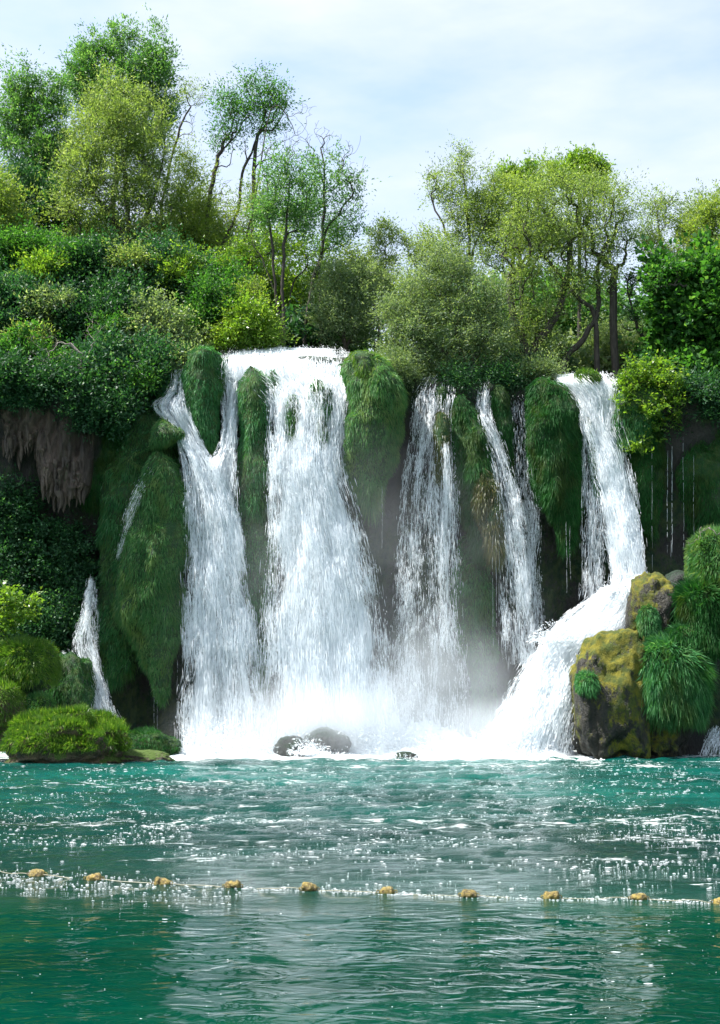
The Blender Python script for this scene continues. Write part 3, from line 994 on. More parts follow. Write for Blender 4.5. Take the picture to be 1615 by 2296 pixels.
def foliage(pos, par, tipnodes, per, spread, length, width, rng, droop=0.0, flat=0.0, back=2):
    t = np.array(tipnodes)
    anc = t.copy()
    segs = []
    for _ in range(back):
        segs.append((anc.copy(), par[anc].copy()))
        anc = np.maximum(par[anc], 0)
    P_, D_ = [], []
    share = [0.65, 0.35] if back == 2 else ([1.0] if back == 1 else [0.5, 0.3, 0.2])
    # twig ends: subclumps round each tip
    for (a, b), sh in zip(segs, share):
        k = max(1, int(per * sh))
        f = rng.random((len(t), k, 1))
        base = pos[a][:, None] * (1 - f) + pos[b][:, None] * f
        nsub = 5
        bd = unit(pos[t] - pos[np.maximum(par[t], 0)] + [0, 0, 0.02])
        vs_k = spread * (0.6 + 0.8 * rng.random((len(t), 1, 1)))
        sub = rng.normal(size=(len(t), nsub, 3)) * vs_k * [0.8, 0.8, 0.6] + bd[:, None] * (rng.random((len(t), nsub, 1)) * 2.4 - 0.5) * vs_k
        ch = rng.integers(0, nsub, (len(t), k))
        off = np.take_along_axis(sub, ch[..., None], 1) * rng.random((len(t), k, 1)) ** 0.5
        p = base + off + rng.normal(size=(len(t), k, 3)) * spread * 0.26
        dr = unit(off + rng.normal(size=off.shape) * spread * 0.7 + np.array([0, 0, 0.15 - droop]) * spread)
        p[..., 2] -= droop * np.linalg.norm(off[..., :2], axis=-1) * 0.4
        P_.append(p.reshape(-1, 3)); D_.append(dr.reshape(-1, 3))
    p = np.concatenate(P_); d = np.concatenate(D_)
    n = len(p)
    nr = unit(rng.normal(size=(n, 3)) + [0, 0, 0.5 + flat])
    L = length * (0.65 + 0.7 * rng.random(n)); W = width * (0.7 + 0.6 * rng.random(n))
    return leaf_quads(p, d, nr, L, W)


def tree(name, label, cat, trunks, ells, Y, leaf, ntips=220, per=70, spread=0.45, L=0.24, W=0.085, r=0.3, seed=1, group=None,
         bark='bark', droop=0.1, shell=0.4, base_on_ground=True, wob=0.12, depth=0.8, up=1.3, flat=0.0, trunk_name='trunk', bare=None, seg=3):
    rng = np.random.default_rng(seed)
    tr = []
    for tp in trunks:
        tr.append([P(q[0], q[1], Y + (q[2] if len(q) > 2 else 0)) for q in tp])
    if base_on_ground:
        b = tr[0][0]
        gz = float(ground_z(b[0], max(b[1], 77.5)))
        if b[2] > gz:
            for t_ in tr:
                t_.insert(0, np.array([t_[0][0], t_[0][1], gz - 0.3]))
    tips = crown_tips(ells, int(ntips * 1.15), Y, rng, shell, depth)
    zt = np.quantile(tips[:, 2], 0.45)
    sh = (rng.random(len(tips)) < 0.2) & (tips[:, 2] > zt)
    tips[sh] += np.stack([rng.normal(size=sh.sum()) * 0.35, 0 * tips[sh][:, 0], rng.random(sh.sum()) * 1.5], -1) * min(1.0, px(max(e[3] for e in ells), Y) / 2.0)
    nl = len(tips)
    if bare:
        tips = np.concatenate([tips, crown_tips(bare[0], bare[1], Y, rng, 0.2, depth)])
    pos, par, chains, cnt, tn = skeleton(tr, tips, rng, wob=wob, up=up, seg=seg)
    tot = cnt.max()
    rad = np.maximum(0.62 * r * (np.maximum(cnt, 0.5) / tot) ** 0.6, 0.011)
    for ci in range(len(tr)):
        ch = chains[ci]
        k = np.linspace(1, 0.25, len(ch))
        rad[ch] = np.maximum(rad[ch], r * 0.6 * k * (0.75 if ci else 1))
    root = thing(name, label, cat, tr[0][0], group)
    v, f = tubes(pos, chains, rad, rng, len(tr))
    part(trunk_name, v, f, M[bark], root, smooth=True)
    if bare:
        # leaves only on the tips that belong to the leafy ellipses
        d = np.array([np.min(np.linalg.norm(tips[:nl] - pos[k], axis=1)) for k in tn])
        tn = [k for k, q in zip(tn, d) if q < 0.05 + 0.02] or tn
    v, f = foliage(pos, par, tn, int(per * 1.35), spread * 1.3, L * 1.08, W * 1.28, rng, droop, flat)
    part('crown', v, f, M[leaf], root, kind='stuff')
    return root


G1, G2, G3 = 'trees on the left height', 'slender trees behind the main waterfall', 'willows above the right falls'
tree('poplar_tree', 'tallest leafy tree at the upper left, standing behind the yellow green willow', 'tree', [[(250, 520), (262, 380), (268, 250), (280, 130)], [(255, 430), (320, 280), (335, 170)]],
     [(205, 155, 48, 70), (345, 130, 42, 60), (265, 105, 55, 48), (225, 220, 70, 60), (320, 190, 70, 75), (378, 245, 30, 70), (300, 290, 90, 60), (170, 215, 30, 60)], 98, 'poplar', 330, 85, 0.5, 0.26, 0.11, 0.4, 101, G1)
tree('poplar_tree', 'bluish green tree at the left margin with feathery upright branches', 'tree', [[(135, 520), (110, 380), (75, 250), (60, 180)], [(120, 450), (60, 350), (30, 250)]],
     [(55, 215, 48, 70), (110, 210, 40, 60), (30, 290, 40, 70), (85, 320, 70, 90), (130, 380, 50, 100), (60, 430, 70, 70)], 93, 'poplar', 300, 80, 0.5, 0.26, 0.10, 0.35, 102, G1)
tree('willow_tree', 'large round yellow green willow in front of the tallest tree', 'tree', [[(300, 640), (290, 520), (280, 400), (265, 280)], [(300, 560), (350, 430), (370, 320)], [(290, 560), (210, 430), (190, 330)]],
     [(265, 225, 80, 55), (240, 280, 85, 80), (330, 300, 55, 80), (180, 370, 60, 90), (260, 370, 110, 100), (340, 400, 65, 90), (200, 470, 80, 80), (300, 500, 110, 70), (160, 440, 45, 50)], 87, 'willow', 500, 70, 0.5, 0.22, 0.075, 0.42, 103, G1)
tree('willow_tree', 'pale thin willow right of the round yellow green one', 'tree', [[(420, 620), (410, 500), (405, 400)]],
     [(405, 360, 35, 40), (435, 430, 38, 70), (410, 500, 60, 70), (450, 540, 40, 50)], 89, 'willow_gold', 130, 80, 0.45, 0.2, 0.07, 0.2, 104, G1)
tree('bare_tree', 'sparse twiggy tree top poking out right of the tallest tree', 'tree', [[(360, 480), (390, 330), (425, 240)]],
     [(430, 205, 32, 25), (450, 215, 15, 20)], 94, 'willow', 22, 26, 0.35, 0.18, 0.06, 0.16, 105, G1, bark='bark_dark', bare=([(425, 260, 35, 55)], 30))
tree('willow_tree', 'soft green willow filling the space between the round willow and the leaning tree', 'tree', [[(440, 640), (450, 540), (455, 460)]],
     [(440, 470, 45, 60), (475, 520, 45, 55), (400, 540, 50, 60), (510, 570, 40, 45), (440, 590, 70, 45)], 92, 'willow', 230, 62, 0.5, 0.22, 0.085, 0.25, 161, G1)
tree('willow_tree', 'loose light green tree behind the straight pair of dark trunks', 'tree', [[(610, 700), (600, 560), (590, 460)]],
     [(585, 470, 45, 45), (640, 480, 50, 50), (560, 540, 45, 45), (690, 470, 45, 50), (620, 560, 70, 45), (750, 520, 45, 45)], 95, 'poplar', 200, 40, 0.5, 0.22, 0.085, 0.22, 162, G2, shell=0.1)
tree('dark_tree', 'dark shaded tree in the hollow between the left margin and the willow', 'tree', [[(90, 620), (90, 520), (80, 430)]],
     [(60, 440, 70, 60), (110, 500, 80, 70), (30, 520, 60, 70)], 90, 'shade', 190, 80, 0.5, 0.24, 0.11, 0.3, 106, G1)
tree('dark_tree', 'yellowish tree fringe cut by the left margin below the bluish tree', 'tree', [[(-40, 620), (-30, 520), (-10, 460)]],
     [(-10, 440, 45, 50), (10, 500, 55, 50)], 85, 'willow_gold', 90, 80, 0.5, 0.22, 0.09, 0.25, 107, G1)

tree('ash_tree', 'leaning tree with green crown top standing against the sky above the main falls', 'tree',
     [[(470, 640), (500, 545), (530, 480), (545, 390), (572, 320), (600, 245)], [(455, 640), (462, 520), (478, 400), (500, 320)], [(572, 330), (615, 290), (640, 240)]],
     [(570, 185, 45, 28), (625, 215, 38, 34), (590, 235, 50, 34), (505, 235, 36, 40), (540, 250, 45, 25), (520, 290, 50, 26), (605, 280, 45, 24), (490, 315, 22, 28)], 90, 'broad', 190, 32, 0.5, 0.2, 0.09, 0.3, 111, G2, bark='bark_dark', up=2.0,
     bare=([(540, 320, 50, 60), (600, 320, 50, 60), (500, 400, 40, 80)], 90))
tree('slim_tree', 'long slanting trunk with bare twigs ending high right of the leaning tree', 'tree',
     [[(500, 640), (560, 510), (610, 240), (665, 300)]], [(560, 450, 50, 50), (530, 500, 40, 40)], 88, 'willow_gold', 50, 34, 0.4, 0.2, 0.07, 0.17, 112, G2, bark='bark_dark',
     bare=([(685, 245, 32, 35), (650, 330, 50, 60), (620, 400, 30, 40)], 110))
tree('slim_tree', 'straight pair of dark trunks rising at the crest left of centre', 'tree',
     [[(636, 790), (622, 680), (612, 600), (602, 440), (600, 400)], [(636, 785), (634, 640), (640, 520), (652, 400)], [(625, 690), (585, 580), (560, 540)]],
     [(612, 395, 45, 40), (665, 410, 40, 45), (640, 470, 60, 40), (590, 480, 40, 45), (680, 500, 35, 40), (640, 360, 35, 25)], 82, 'poplar', 120, 46, 0.4, 0.2, 0.085, 0.2, 113, G2, bark='bark_dark', up=2.0,
     bare=([(660, 330, 35, 40), (600, 560, 50, 60)], 30))
tree('slim_tree', 'dark trunk with bare twig fan at its top near the open sky', 'tree',
     [[(685, 745), (700, 640), (722, 560), (726, 430), (722, 330)], [(720, 560), (760, 480), (790, 440)]],
     [(745, 380, 45, 45), (785, 430, 38, 50), (720, 440, 40, 50), (770, 500, 50, 40), (700, 380, 25, 30), (740, 540, 45, 30)], 84, 'poplar', 100, 40, 0.42, 0.2, 0.085, 0.24, 114, G2, bark='bark_dark', up=2.0,
     bare=([(725, 310, 42, 45), (780, 340, 35, 45), (790, 390, 35, 35), (755, 610, 40, 40), (690, 300, 30, 40)], 150))
tree('slim_tree', 'arched dark branchwork under the slender trees', 'tree',
     [[(560, 700), (548, 640), (560, 585), (600, 572)], [(640, 760), (655, 640), (690, 600)]], [(560, 560, 50, 35), (620, 540, 50, 30), (700, 560, 40, 30), (530, 620, 30, 30)], 86, 'bright', 90, 46, 0.4, 0.2, 0.09, 0.18, 115, G2, bark='bark_dark')
tree('shrub', 'yellow green undergrowth glowing behind the slender trunks', 'shrub', [[(580, 800), (580, 740)]],
     [(560, 680, 60, 60), (620, 640, 60, 50), (680, 690, 50, 50), (600, 750, 60, 35), (700, 620, 40, 40)], 92, 'bright', 190, 60, 0.55, 0.25, 0.11, 0.2, 116, 'undergrowth behind the crest')
tree('shrub', 'backlit shrubs closing the gap behind the olive coloured bush', 'shrub', [[(780, 800), (780, 730)]],
     [(750, 640, 60, 50), (820, 640, 60, 55), (880, 670, 60, 60), (950, 680, 60, 60), (790, 590, 40, 35)], 94, 'willow_gold', 190, 60, 0.55, 0.25, 0.1, 0.2, 117, 'undergrowth behind the crest')
tree('willow_bush', 'round grey olive bush right behind the crest of the main waterfall', 'bush', [[(775, 800), (775, 720), (780, 650)], [(775, 780), (730, 700)], [(775, 780), (830, 690)]],
     [(775, 640, 62, 60), (740, 690, 48, 60), (820, 680, 55, 70), (780, 730, 75, 45), (850, 640, 35, 40)], 83, 'willow_grey', 260, 100, 0.4, 0.17, 0.06, 0.2, 118, 'bushes along the crest')
tree('small_tree', 'small pale tree seen against low sky between the two tree groups', 'tree', [[(850, 660), (865, 590), (862, 530)]],
     [(862, 515, 30, 22), (845, 545, 22, 25), (890, 530, 22, 25), (860, 590, 35, 28)], 86, 'willow', 60, 60, 0.35, 0.18, 0.065, 0.12, 119, 'bushes along the crest')

tree('willow_tree', 'feathery tall willow at the left of the right hand group', 'tree', [[(1040, 800), (1055, 640), (1050, 500), (1040, 400)], [(1050, 640), (1000, 520), (965, 440)], [(1052, 600), (1090, 500), (1110, 430)]],
     [(1040, 380, 28, 55), (1000, 430, 40, 45), (1075, 450, 45, 55), (970, 400, 22, 35), (1045, 500, 60, 60), (1100, 430, 30, 40), (950, 560, 50, 45), (1000, 590, 70, 60)], 87, 'willow', 260, 62, 0.42, 0.2, 0.065, 0.3, 121, G3, shell=0.25,
     bare=([(975, 400, 30, 40), (1040, 350, 25, 30), (920, 520, 40, 30)], 40))
tree('willow_tree', 'low dense grey willow overhanging the thin central waterfall', 'tree', [[(1050, 880), (1042, 820), (1020, 740), (1000, 660)], [(1045, 830), (1100, 740), (1115, 660)], [(1040, 830), (960, 760), (920, 700)]],
     [(1000, 610, 80, 55), (940, 660, 70, 60), (1060, 660, 75, 70), (920, 740, 75, 70), (1000, 740, 90, 80), (1090, 750, 60, 80), (960, 825, 80, 45), (1060, 840, 60, 45), (880, 700, 40, 50), (1000, 862, 50, 18), (900, 800, 45, 45)], 78.6, 'willow_grey', 560, 85, 0.4, 0.17, 0.06, 0.36, 122, G3, droop=0.35, base_on_ground=False)
tree('willow_tree', 'wide domed willow with dark forked trunks at the centre of the right group', 'tree',
     [[(1265, 810), (1300, 770), (1335, 715), (1343, 670), (1340, 600)], [(1190, 800), (1240, 720), (1262, 660), (1280, 560), (1240, 480)], [(1180, 790), (1150, 700), (1140, 620)], [(1335, 715), (1290, 660), (1210, 560)], [(1375, 630), (1400, 590), (1405, 540)]],
     [(1200, 460, 70, 55), (1290, 440, 80, 55), (1370, 460, 60, 55), (1160, 520, 60, 60), (1250, 530, 90, 70), (1340, 540, 80, 70), (1400, 510, 40, 60), (1180, 610, 70, 60), (1290, 630, 90, 55), (1360, 620, 40, 50), (1200, 700, 70, 50), (1150, 760, 60, 45), (1230, 780, 80, 30)],
     80.5, 'willow', 640, 44, 0.44, 0.18, 0.065, 0.5, 123, G3, bark='bark_dark', shell=0.2, droop=0.2)
tree('willow_tree', 'golden green willow crown behind the wide domed willow', 'tree', [[(1150, 780), (1150, 600), (1160, 480)], [(1155, 640), (1300, 520), (1350, 440)]],
     [(1140, 450, 55, 50), (1230, 425, 60, 35), (1330, 425, 60, 35), (1120, 540, 60, 70), (1210, 520, 80, 60)], 89, 'willow_gold', 260, 80, 0.5, 0.2, 0.075, 0.3, 124, G3)
tree('oak_tree', 'bright green tree top sticking out left above the right willow group', 'tree', [[(1170, 780), (1165, 520), (1160, 400)]],
     [(1140, 395, 26, 22), (1190, 385, 20, 18), (1165, 420, 40, 22), (1195, 405, 18, 20)], 96, 'bright', 80, 60, 0.35, 0.24, 0.13, 0.25, 125, 'tree tops behind the right willows', bark='bark_dark')
tree('oak_tree', 'bright green rounded tree top above the wide domed willow', 'tree', [[(1300, 780), (1300, 520), (1300, 390)]],
     [(1300, 365, 32, 25), (1260, 385, 30, 22), (1345, 380, 30, 20), (1305, 400, 65, 25)], 96, 'bright', 110, 60, 0.35, 0.24, 0.13, 0.25, 126, 'tree tops behind the right willows', bark='bark_dark')
tree('willow_tree', 'airy willow with thin upright twigs between the dome and the right margin', 'tree', [[(1520, 800), (1500, 640), (1480, 520), (1470, 450)], [(1505, 640), (1550, 540), (1560, 460)]],
     [(1480, 470, 40, 35), (1460, 540, 40, 40), (1540, 520, 45, 50), (1500, 580, 50, 35), (1560, 470, 30, 35)], 89, 'willow', 150, 55, 0.45, 0.2, 0.07, 0.22, 127, G3, shell=0.2,
     bare=([(1500, 470, 70, 45)], 40))
tree('willow_tree', 'leafy willow cut by the right margin above the big leafy tree', 'tree', [[(1630, 780), (1610, 600), (1600, 480)]],
     [(1600, 480, 40, 45), (1570, 530, 40, 45), (1620, 560, 50, 50)], 87, 'willow_gold', 130, 85, 0.45, 0.2, 0.08, 0.22, 128, G3)
tree('dead_tree', 'ivy clad leaning trunk with bare side twigs right of the domed willow', 'tree', [[(1460, 800), (1430, 730), (1410, 660), (1412, 610)]],
     [(1415, 640, 10, 30), (1425, 700, 10, 30)], 81, 'shade', 22, 40, 0.18, 0.14, 0.08, 0.22, 129, 'bare trees above the right falls', bark='bark_dark', bare=([(1400, 700, 40, 60), (1450, 720, 30, 50)], 60))
tree('small_tree', 'hazy blue green bushes filling the space behind the leaning trunk', 'bush', [[(1440, 860), (1440, 790)]],
     [(1400, 780, 50, 40), (1350, 770, 50, 45), (1450, 790, 50, 35), (1300, 810, 60, 28), (1400, 830, 50, 25)], 84, 'willow_grey', 190, 80, 0.45, 0.18, 0.07, 0.15, 130, 'bushes along the crest')
tree('small_tree', 'dark underbrush on the crest between the right willow trunks', 'bush', [[(1180, 860), (1180, 800)]],
     [(1150, 820, 60, 25), (1230, 820, 60, 25), (1090, 830, 40, 25)], 81, 'shade', 120, 70, 0.4, 0.17, 0.07, 0.15, 131, 'bushes along the crest')

tree('leafy_tree', 'big leafy dark green tree at the right margin with large glossy leaves', 'tree', [[(1640, 960), (1600, 800), (1570, 680), (1560, 620)], [(1600, 800), (1500, 720), (1480, 660)]],
     [(1500, 640, 45, 35), (1560, 620, 50, 40), (1620, 630, 50, 50), (1490, 700, 40, 45), (1560, 710, 70, 60), (1620, 760, 60, 90), (1510, 780, 50, 50), (1570, 840, 60, 60), (1530, 850, 50, 50), (1620, 880, 50, 50)],
     79.5, 'broad', 420, 60, 0.5, 0.34, 0.22, 0.3, 132, None, flat=0.6, base_on_ground=False)
tree('leafy_tree', 'saplings glowing at the right margin behind the leafy tree', 'tree', [[(1660, 800), (1660, 640)]], [(1640, 600, 50, 50), (1600, 600, 40, 30)], 84, 'bright', 90, 60, 0.5, 0.26, 0.15, 0.2, 133, None)

GS = 'shrubs covering the left slope'
SH = [
    ('pale leaved shrub at the left margin, upper row of the slope', [(40, 555, 60, 35), (95, 570, 55, 35), (20, 600, 50, 40)], 83.5, 'broad', 190, 0.3, 0.17),
    ('yellow tipped shrub just below the pale leaved shrub', [(110, 610, 45, 28), (80, 630, 50, 30)], 82, 'bright', 110, 0.3, 0.15),
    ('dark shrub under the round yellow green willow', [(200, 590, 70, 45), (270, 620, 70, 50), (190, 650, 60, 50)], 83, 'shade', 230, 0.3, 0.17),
    ('deep green shrub at the foot of the willow, left of the slender trees', [(360, 590, 60, 50), (420, 620, 60, 50), (350, 660, 70, 50)], 83.5, 'deep', 230, 0.28, 0.15),
    ('blue green shrub on the left margin halfway down the slope', [(30, 680, 60, 55), (90, 700, 60, 50), (20, 760, 55, 50)], 80.5, 'deep', 230, 0.32, 0.18),
    ('shaded shrub in the middle of the left slope', [(200, 720, 80, 55), (280, 700, 60, 60), (150, 760, 50, 40)], 80.5, 'shade', 260, 0.3, 0.17),
    ('blue green shrub between the slope middle and the teardrop drape', [(350, 740, 70, 55), (400, 780, 60, 45), (300, 790, 50, 45)], 79.5, 'willow_grey', 250, 0.28, 0.15),
    ('sunlit light green shrub left of the main crest', [(470, 690, 55, 60), (520, 720, 50, 50), (450, 740, 50, 40)], 81.5, 'broad', 230, 0.27, 0.14),
    ('bright leafy shrub spilling to the crest of the main waterfall', [(560, 730, 48, 42), (590, 760, 35, 24), (520, 765, 45, 24)], 80, 'bright', 170, 0.25, 0.13),
    ('glossy shrub with upright shoots above the left waterfall channel', [(455, 770, 45, 25), (500, 650, 40, 45), (530, 660, 40, 40)], 83, 'broad', 150, 0.27, 0.14),
    ('overhanging shrub at the lower left of the slope', [(50, 820, 70, 40), (120, 840, 60, 35), (30, 870, 40, 25)], 76.8, 'broad', 200, 0.32, 0.18),
    ('shrub draped over the cliff edge above the tufa curtain', [(230, 820, 60, 45), (260, 870, 55, 45), (210, 890, 40, 40)], 76.5, 'deep', 200, 0.32, 0.18),
    ('shrub hanging left of the teardrop drape above the moss slope', [(330, 830, 60, 50), (370, 820, 40, 40), (320, 890, 45, 35)], 77.2, 'deep', 200, 0.26, 0.14),
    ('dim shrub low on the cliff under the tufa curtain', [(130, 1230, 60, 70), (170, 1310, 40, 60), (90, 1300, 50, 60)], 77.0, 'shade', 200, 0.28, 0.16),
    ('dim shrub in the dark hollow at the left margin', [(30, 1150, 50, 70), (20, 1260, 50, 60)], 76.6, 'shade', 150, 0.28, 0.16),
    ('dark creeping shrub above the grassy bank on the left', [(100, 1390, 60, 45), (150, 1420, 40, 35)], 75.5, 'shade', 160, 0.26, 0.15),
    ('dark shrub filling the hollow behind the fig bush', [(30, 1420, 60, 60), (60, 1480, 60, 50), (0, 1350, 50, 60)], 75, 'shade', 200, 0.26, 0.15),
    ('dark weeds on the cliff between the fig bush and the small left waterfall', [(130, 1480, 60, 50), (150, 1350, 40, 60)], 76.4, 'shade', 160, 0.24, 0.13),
    ('shrub hanging over the cliff edge at the left margin above the tufa', [(20, 850, 60, 40), (80, 870, 50, 28), (-20, 880, 40, 40)], 74.2, 'shade', 170, 0.3, 0.17),
    ('shrub hanging over the cliff edge between the tufa and the big moss drape', [(150, 860, 55, 38), (200, 900, 45, 40), (250, 920, 45, 35)], 74.6, 'shade', 190, 0.28, 0.16),
    ('low grey leaved shrub on the crest between the bright drape and the central waterfall', [(905, 840, 35, 22), (880, 815, 35, 22)], 77.0, 'willow_grey', 90, 0.2, 0.08),
    ('low shrub on the crest behind the slim slanting waterfall', [(1110, 850, 40, 18), (1150, 858, 35, 18)], 77.8, 'shade', 90, 0.2, 0.1),
    ('low shrub on the crest above the massive dark drape', [(1210, 835, 50, 18), (1180, 845, 35, 16)], 78.2, 'willow_grey', 90, 0.2, 0.08),
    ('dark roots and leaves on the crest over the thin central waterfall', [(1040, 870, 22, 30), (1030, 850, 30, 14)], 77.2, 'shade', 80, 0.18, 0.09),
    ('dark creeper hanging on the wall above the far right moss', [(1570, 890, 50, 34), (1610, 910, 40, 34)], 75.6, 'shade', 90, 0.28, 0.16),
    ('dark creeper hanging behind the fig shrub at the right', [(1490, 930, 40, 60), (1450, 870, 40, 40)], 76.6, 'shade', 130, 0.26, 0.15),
]
for k, (lab, ells, Y, mt, nt, L, W) in enumerate(SH):
    e0 = ells[0]
    eb = max(ells, key=lambda q: q[1] + q[3])
    tree('shrub', lab, 'shrub', [[(eb[0], eb[1] + eb[3], 1.2), (e0[0], e0[1] + e0[3] * 0.5, 0.6), (e0[0], e0[1])]], ells, Y, mt, int(nt * 1.1), 62, 0.46, L * (0.62 + 0.3 * ((k * 37) % 10) / 10), W * (0.62 + 0.3 * ((k * 53) % 10) / 10), 0.09, 140 + k, GS,
         base_on_ground=False, flat=0.4, depth=0.9, shell=0.4, trunk_name='stems')

SAP = [
    ('pale leafy sapling rising out of the upper slope at the left', 150, 580, 40, 34, 82, 'broad', 0.26),
    ('grey green sapling leaning from the dark shrub under the round willow', 290, 590, 45, 40, 81.5, 'willow', 0.2),
    ('fresh green sapling between the willow foot and the slender trees', 400, 610, 45, 45, 82, 'bright', 0.22),
    ('narrow bright sapling left of the slanting trunk', 490, 600, 30, 50, 83, 'bright', 0.2),
    ('sparse pale sapling in the middle of the left slope', 110, 690, 45, 35, 79, 'willow_grey', 0.24),
    ('sparse sapling with glossy leaves in front of the shaded slope', 255, 745, 50, 35, 78.5, 'broad', 0.26),
    ('blue green sapling at the cliff edge near the teardrop drape', 410, 820, 36, 30, 77, 'willow_grey', 0.2),
    ('drooping creeper with pale leaves over the left cliff edge', 315, 860, 40, 45, 75.8, 'broad', 0.22),
    ('hanging leafy creeper beside the tufa curtain', 195, 930, 28, 45, 74.6, 'deep', 0.2),
    ('small creeper hanging into the tufa curtain at the left margin', 60, 895, 45, 22, 74.2, 'deep', 0.2),
    ('feathery shoots above the sunlit shrub left of the crest', 545, 665, 40, 45, 81, 'willow_gold', 0.2),
    ('thin shoots on the slope over the grey twig tangle', 60, 760, 50, 30, 78, 'willow', 0.22),
]
for k, (lab, u, v, ru, rv, Y, mt, L) in enumerate(SAP):
    tree('sapling', lab, 'sapling', [[(u + 8, v + rv * 1.5, 0.8), (u, v + rv * 0.4, 0.4), (u - 4, v - rv * 0.4)]],
         [(u, v, ru, rv), (u - ru * 0.7, v + rv * 0.3, ru * 0.5, rv * 0.5), (u + ru * 0.7, v - rv * 0.4, ru * 0.5, rv * 0.6)], Y, mt, 60, 28, 0.34, L, L * 0.42, 0.07, 240 + k,
         'saplings and creepers on the left slope', base_on_ground=False, shell=0.1, trunk_name='stems', flat=0.2)

# background wood beyond the crest
for k, (lab, u, v, ru, rv, Y, mt) in enumerate([
    ('far dark wood closing the gap under the left trees', 300, 600, 330, 110, 102, 'shade'),
    ('far wood low behind the slender trees', 640, 690, 200, 55, 106, 'poplar'),
    ('far wood behind the right willows', 1180, 720, 300, 110, 104, 'poplar'),
    ('far wood behind the right margin tree', 1560, 760, 160, 90, 100, 'poplar'),
    ('low thicket along the crest under the right willows', 1180, 835, 330, 50, 86, 'willow_grey'),
    ('low thicket along the crest under the slender trees', 700, 770, 190, 45, 88, 'shade')]):
    rng = np.random.default_rng(300 + k)
    n = int(ru * rv * 0.65)
    d = unit(rng.normal(size=(n // 20, 3))) * (rng.random((n // 20, 1)) ** 0.4)
    c = P(u, v, Y) + d * [px(ru, Y), 5, px(rv, Y)]
    p = np.repeat(c, 20, 0) + rng.normal(size=(len(c) * 20, 3)) * 0.7
    lv, lf = leaf_quads(p, rng.normal(size=p.shape), unit(rng.normal(size=p.shape)), 0.5 + 0.3 * rng.random(len(p)), 0.25 + 0.1 * rng.random(len(p)))
    o = part('woods', lv, lf, M[mt], kind='stuff')
    tag(o, lab, 'woods')

# ------------------------------------------------------------------ left: dead twigs, tufa curtains, bank
rng = np.random.default_rng(61)


def twig_tangle(name, label, trunks, ells, Y, n, r, seed, mat='dead'):
    rng = np.random.default_rng(seed)
    tr = [[P(q[0], q[1], Y) for q in t] for t in trunks]
    tips = crown_tips(ells, n, Y, rng, 0.1, 0.7)
    pos, par, chains, cnt, tn = skeleton(tr, tips, rng, up=0.1, wob=0.28)
    rad = np.maximum(r * (np.maximum(cnt, 0.5) / cnt.max()) ** 0.5, 0.016)
    root = thing(name, label, 'dead branches', tr[0][0], None)
    v, f = tubes(pos, chains, rad, rng, len(tr))
    part('branches', v, f, M[mat], root, smooth=True)


twig_tangle('dead_branches', 'tangle of bare grey twigs hanging over the tufa curtain on the left cliff',
            [[(190, 800), (150, 770), (110, 790), (85, 850)], [(200, 790), (215, 740), (190, 700)]],
            [(120, 800, 60, 50), (160, 850, 50, 50), (200, 730, 40, 40), (90, 760, 40, 25), (170, 900, 30, 40)], 74.6, 90, 0.07, 62)
twig_tangle('dead_branches', 'bare stem bent over the top of the right hand rock',
            [[(1615, 1200), (1590, 1190), (1560, 1210), (1548, 1225)]], [(1580, 1190, 25, 12)], 69.5, 8, 0.035, 63)


def tufa_curtain(label, rows, Y, seed, nst=26):
    """overhanging brown limestone curtain with a fringe of stalactites, each its own piece"""
    rng = np.random.default_rng(seed)
    R = interp_rows([(r[0], 0, r[1], r[2]) for r in rows], 40)
    v, uL, uR = R[:, 0], R[:, 2], R[:, 3]
    s = np.linspace(0, 1, 48)
    L = P(uL, v, Y); Rr = P(uR, v, Y)
    g = L[:, None] * (1 - s)[None, :, None] + Rr[:, None] * s[None, :, None]
    wd = np.linalg.norm(Rr - L, axis=1)
    g[..., 1] -= (np.minimum(1.6, wd * 0.3)[:, None] * np.sin(np.pi * s)[None]) * (0.6 + 0.4 * np.linspace(0, 1, 40)[:, None])
    q = g * [1, 1, 0.25]
    g[..., 1] += 0.9 * fbm(q * 1.2 + seed, 4) + 0.35 * np.abs(fbm(q * 5 + seed, 2))
    back = g + [0, 1.6, 0.4]
    back[..., 0] = g[..., 0]
    n0 = 40 * 48
    V = np.concatenate([g.reshape(-1, 3), back.reshape(-1, 3)])
    f = grid_faces(40, 48)
    fb = grid_faces(40, 48)[:, ::-1] + n0
    low = np.array([[39 * 48 + k, 39 * 48 + k + 1, n0 + 39 * 48 + k + 1, n0 + 39 * 48 + k] for k in range(47)])
    sl = np.array([[k * 48, (k + 1) * 48, n0 + (k + 1) * 48, n0 + k * 48] for k in range(39)])
    sr = np.array([[k * 48 + 47, n0 + k * 48 + 47, n0 + (k + 1) * 48 + 47, (k + 1) * 48 + 47] for k in range(39)])
    root = thing('tufa_curtain', label, 'rock curtain', g[39, 24], 'tufa curtains under the left overhang')
    part('curtain', V, [f, fb, low, sl, sr], M['tufa'], root, smooth=True)
    for k in range(nst):
        j = rng.integers(1, 47)
        i = int(39 - abs(rng.normal()) * 7)
        i = max(i, 12)
        p = g[i, j] + [0, -0.02, 0.25]
        ln = (0.35 + 1.0 * rng.random() ** 1.5); r = 0.06 + 0.16 * rng.random()
        n = 8
        t = np.linspace(0, 1, n)
        c = p + np.stack([0.1 * noise(np.stack([t * 2, 0 * t + k, 0 * t], -1)), -0.05 * t, -t * (ln + 0.25)], -1)
        rr = r * (1 - t) ** 0.6 * (1 + 0.25 * rng.normal(size=n)) + 0.01
        a = np.arange(6) * np.pi / 3
        ring = c[:, None] + rr[:, None, None] * np.stack([np.cos(a), np.sin(a), 0 * a], -1)[None]
        part('stalactite', ring.reshape(-1, 3), grid_faces(n, 6, True), M['tufa'], root, smooth=True)


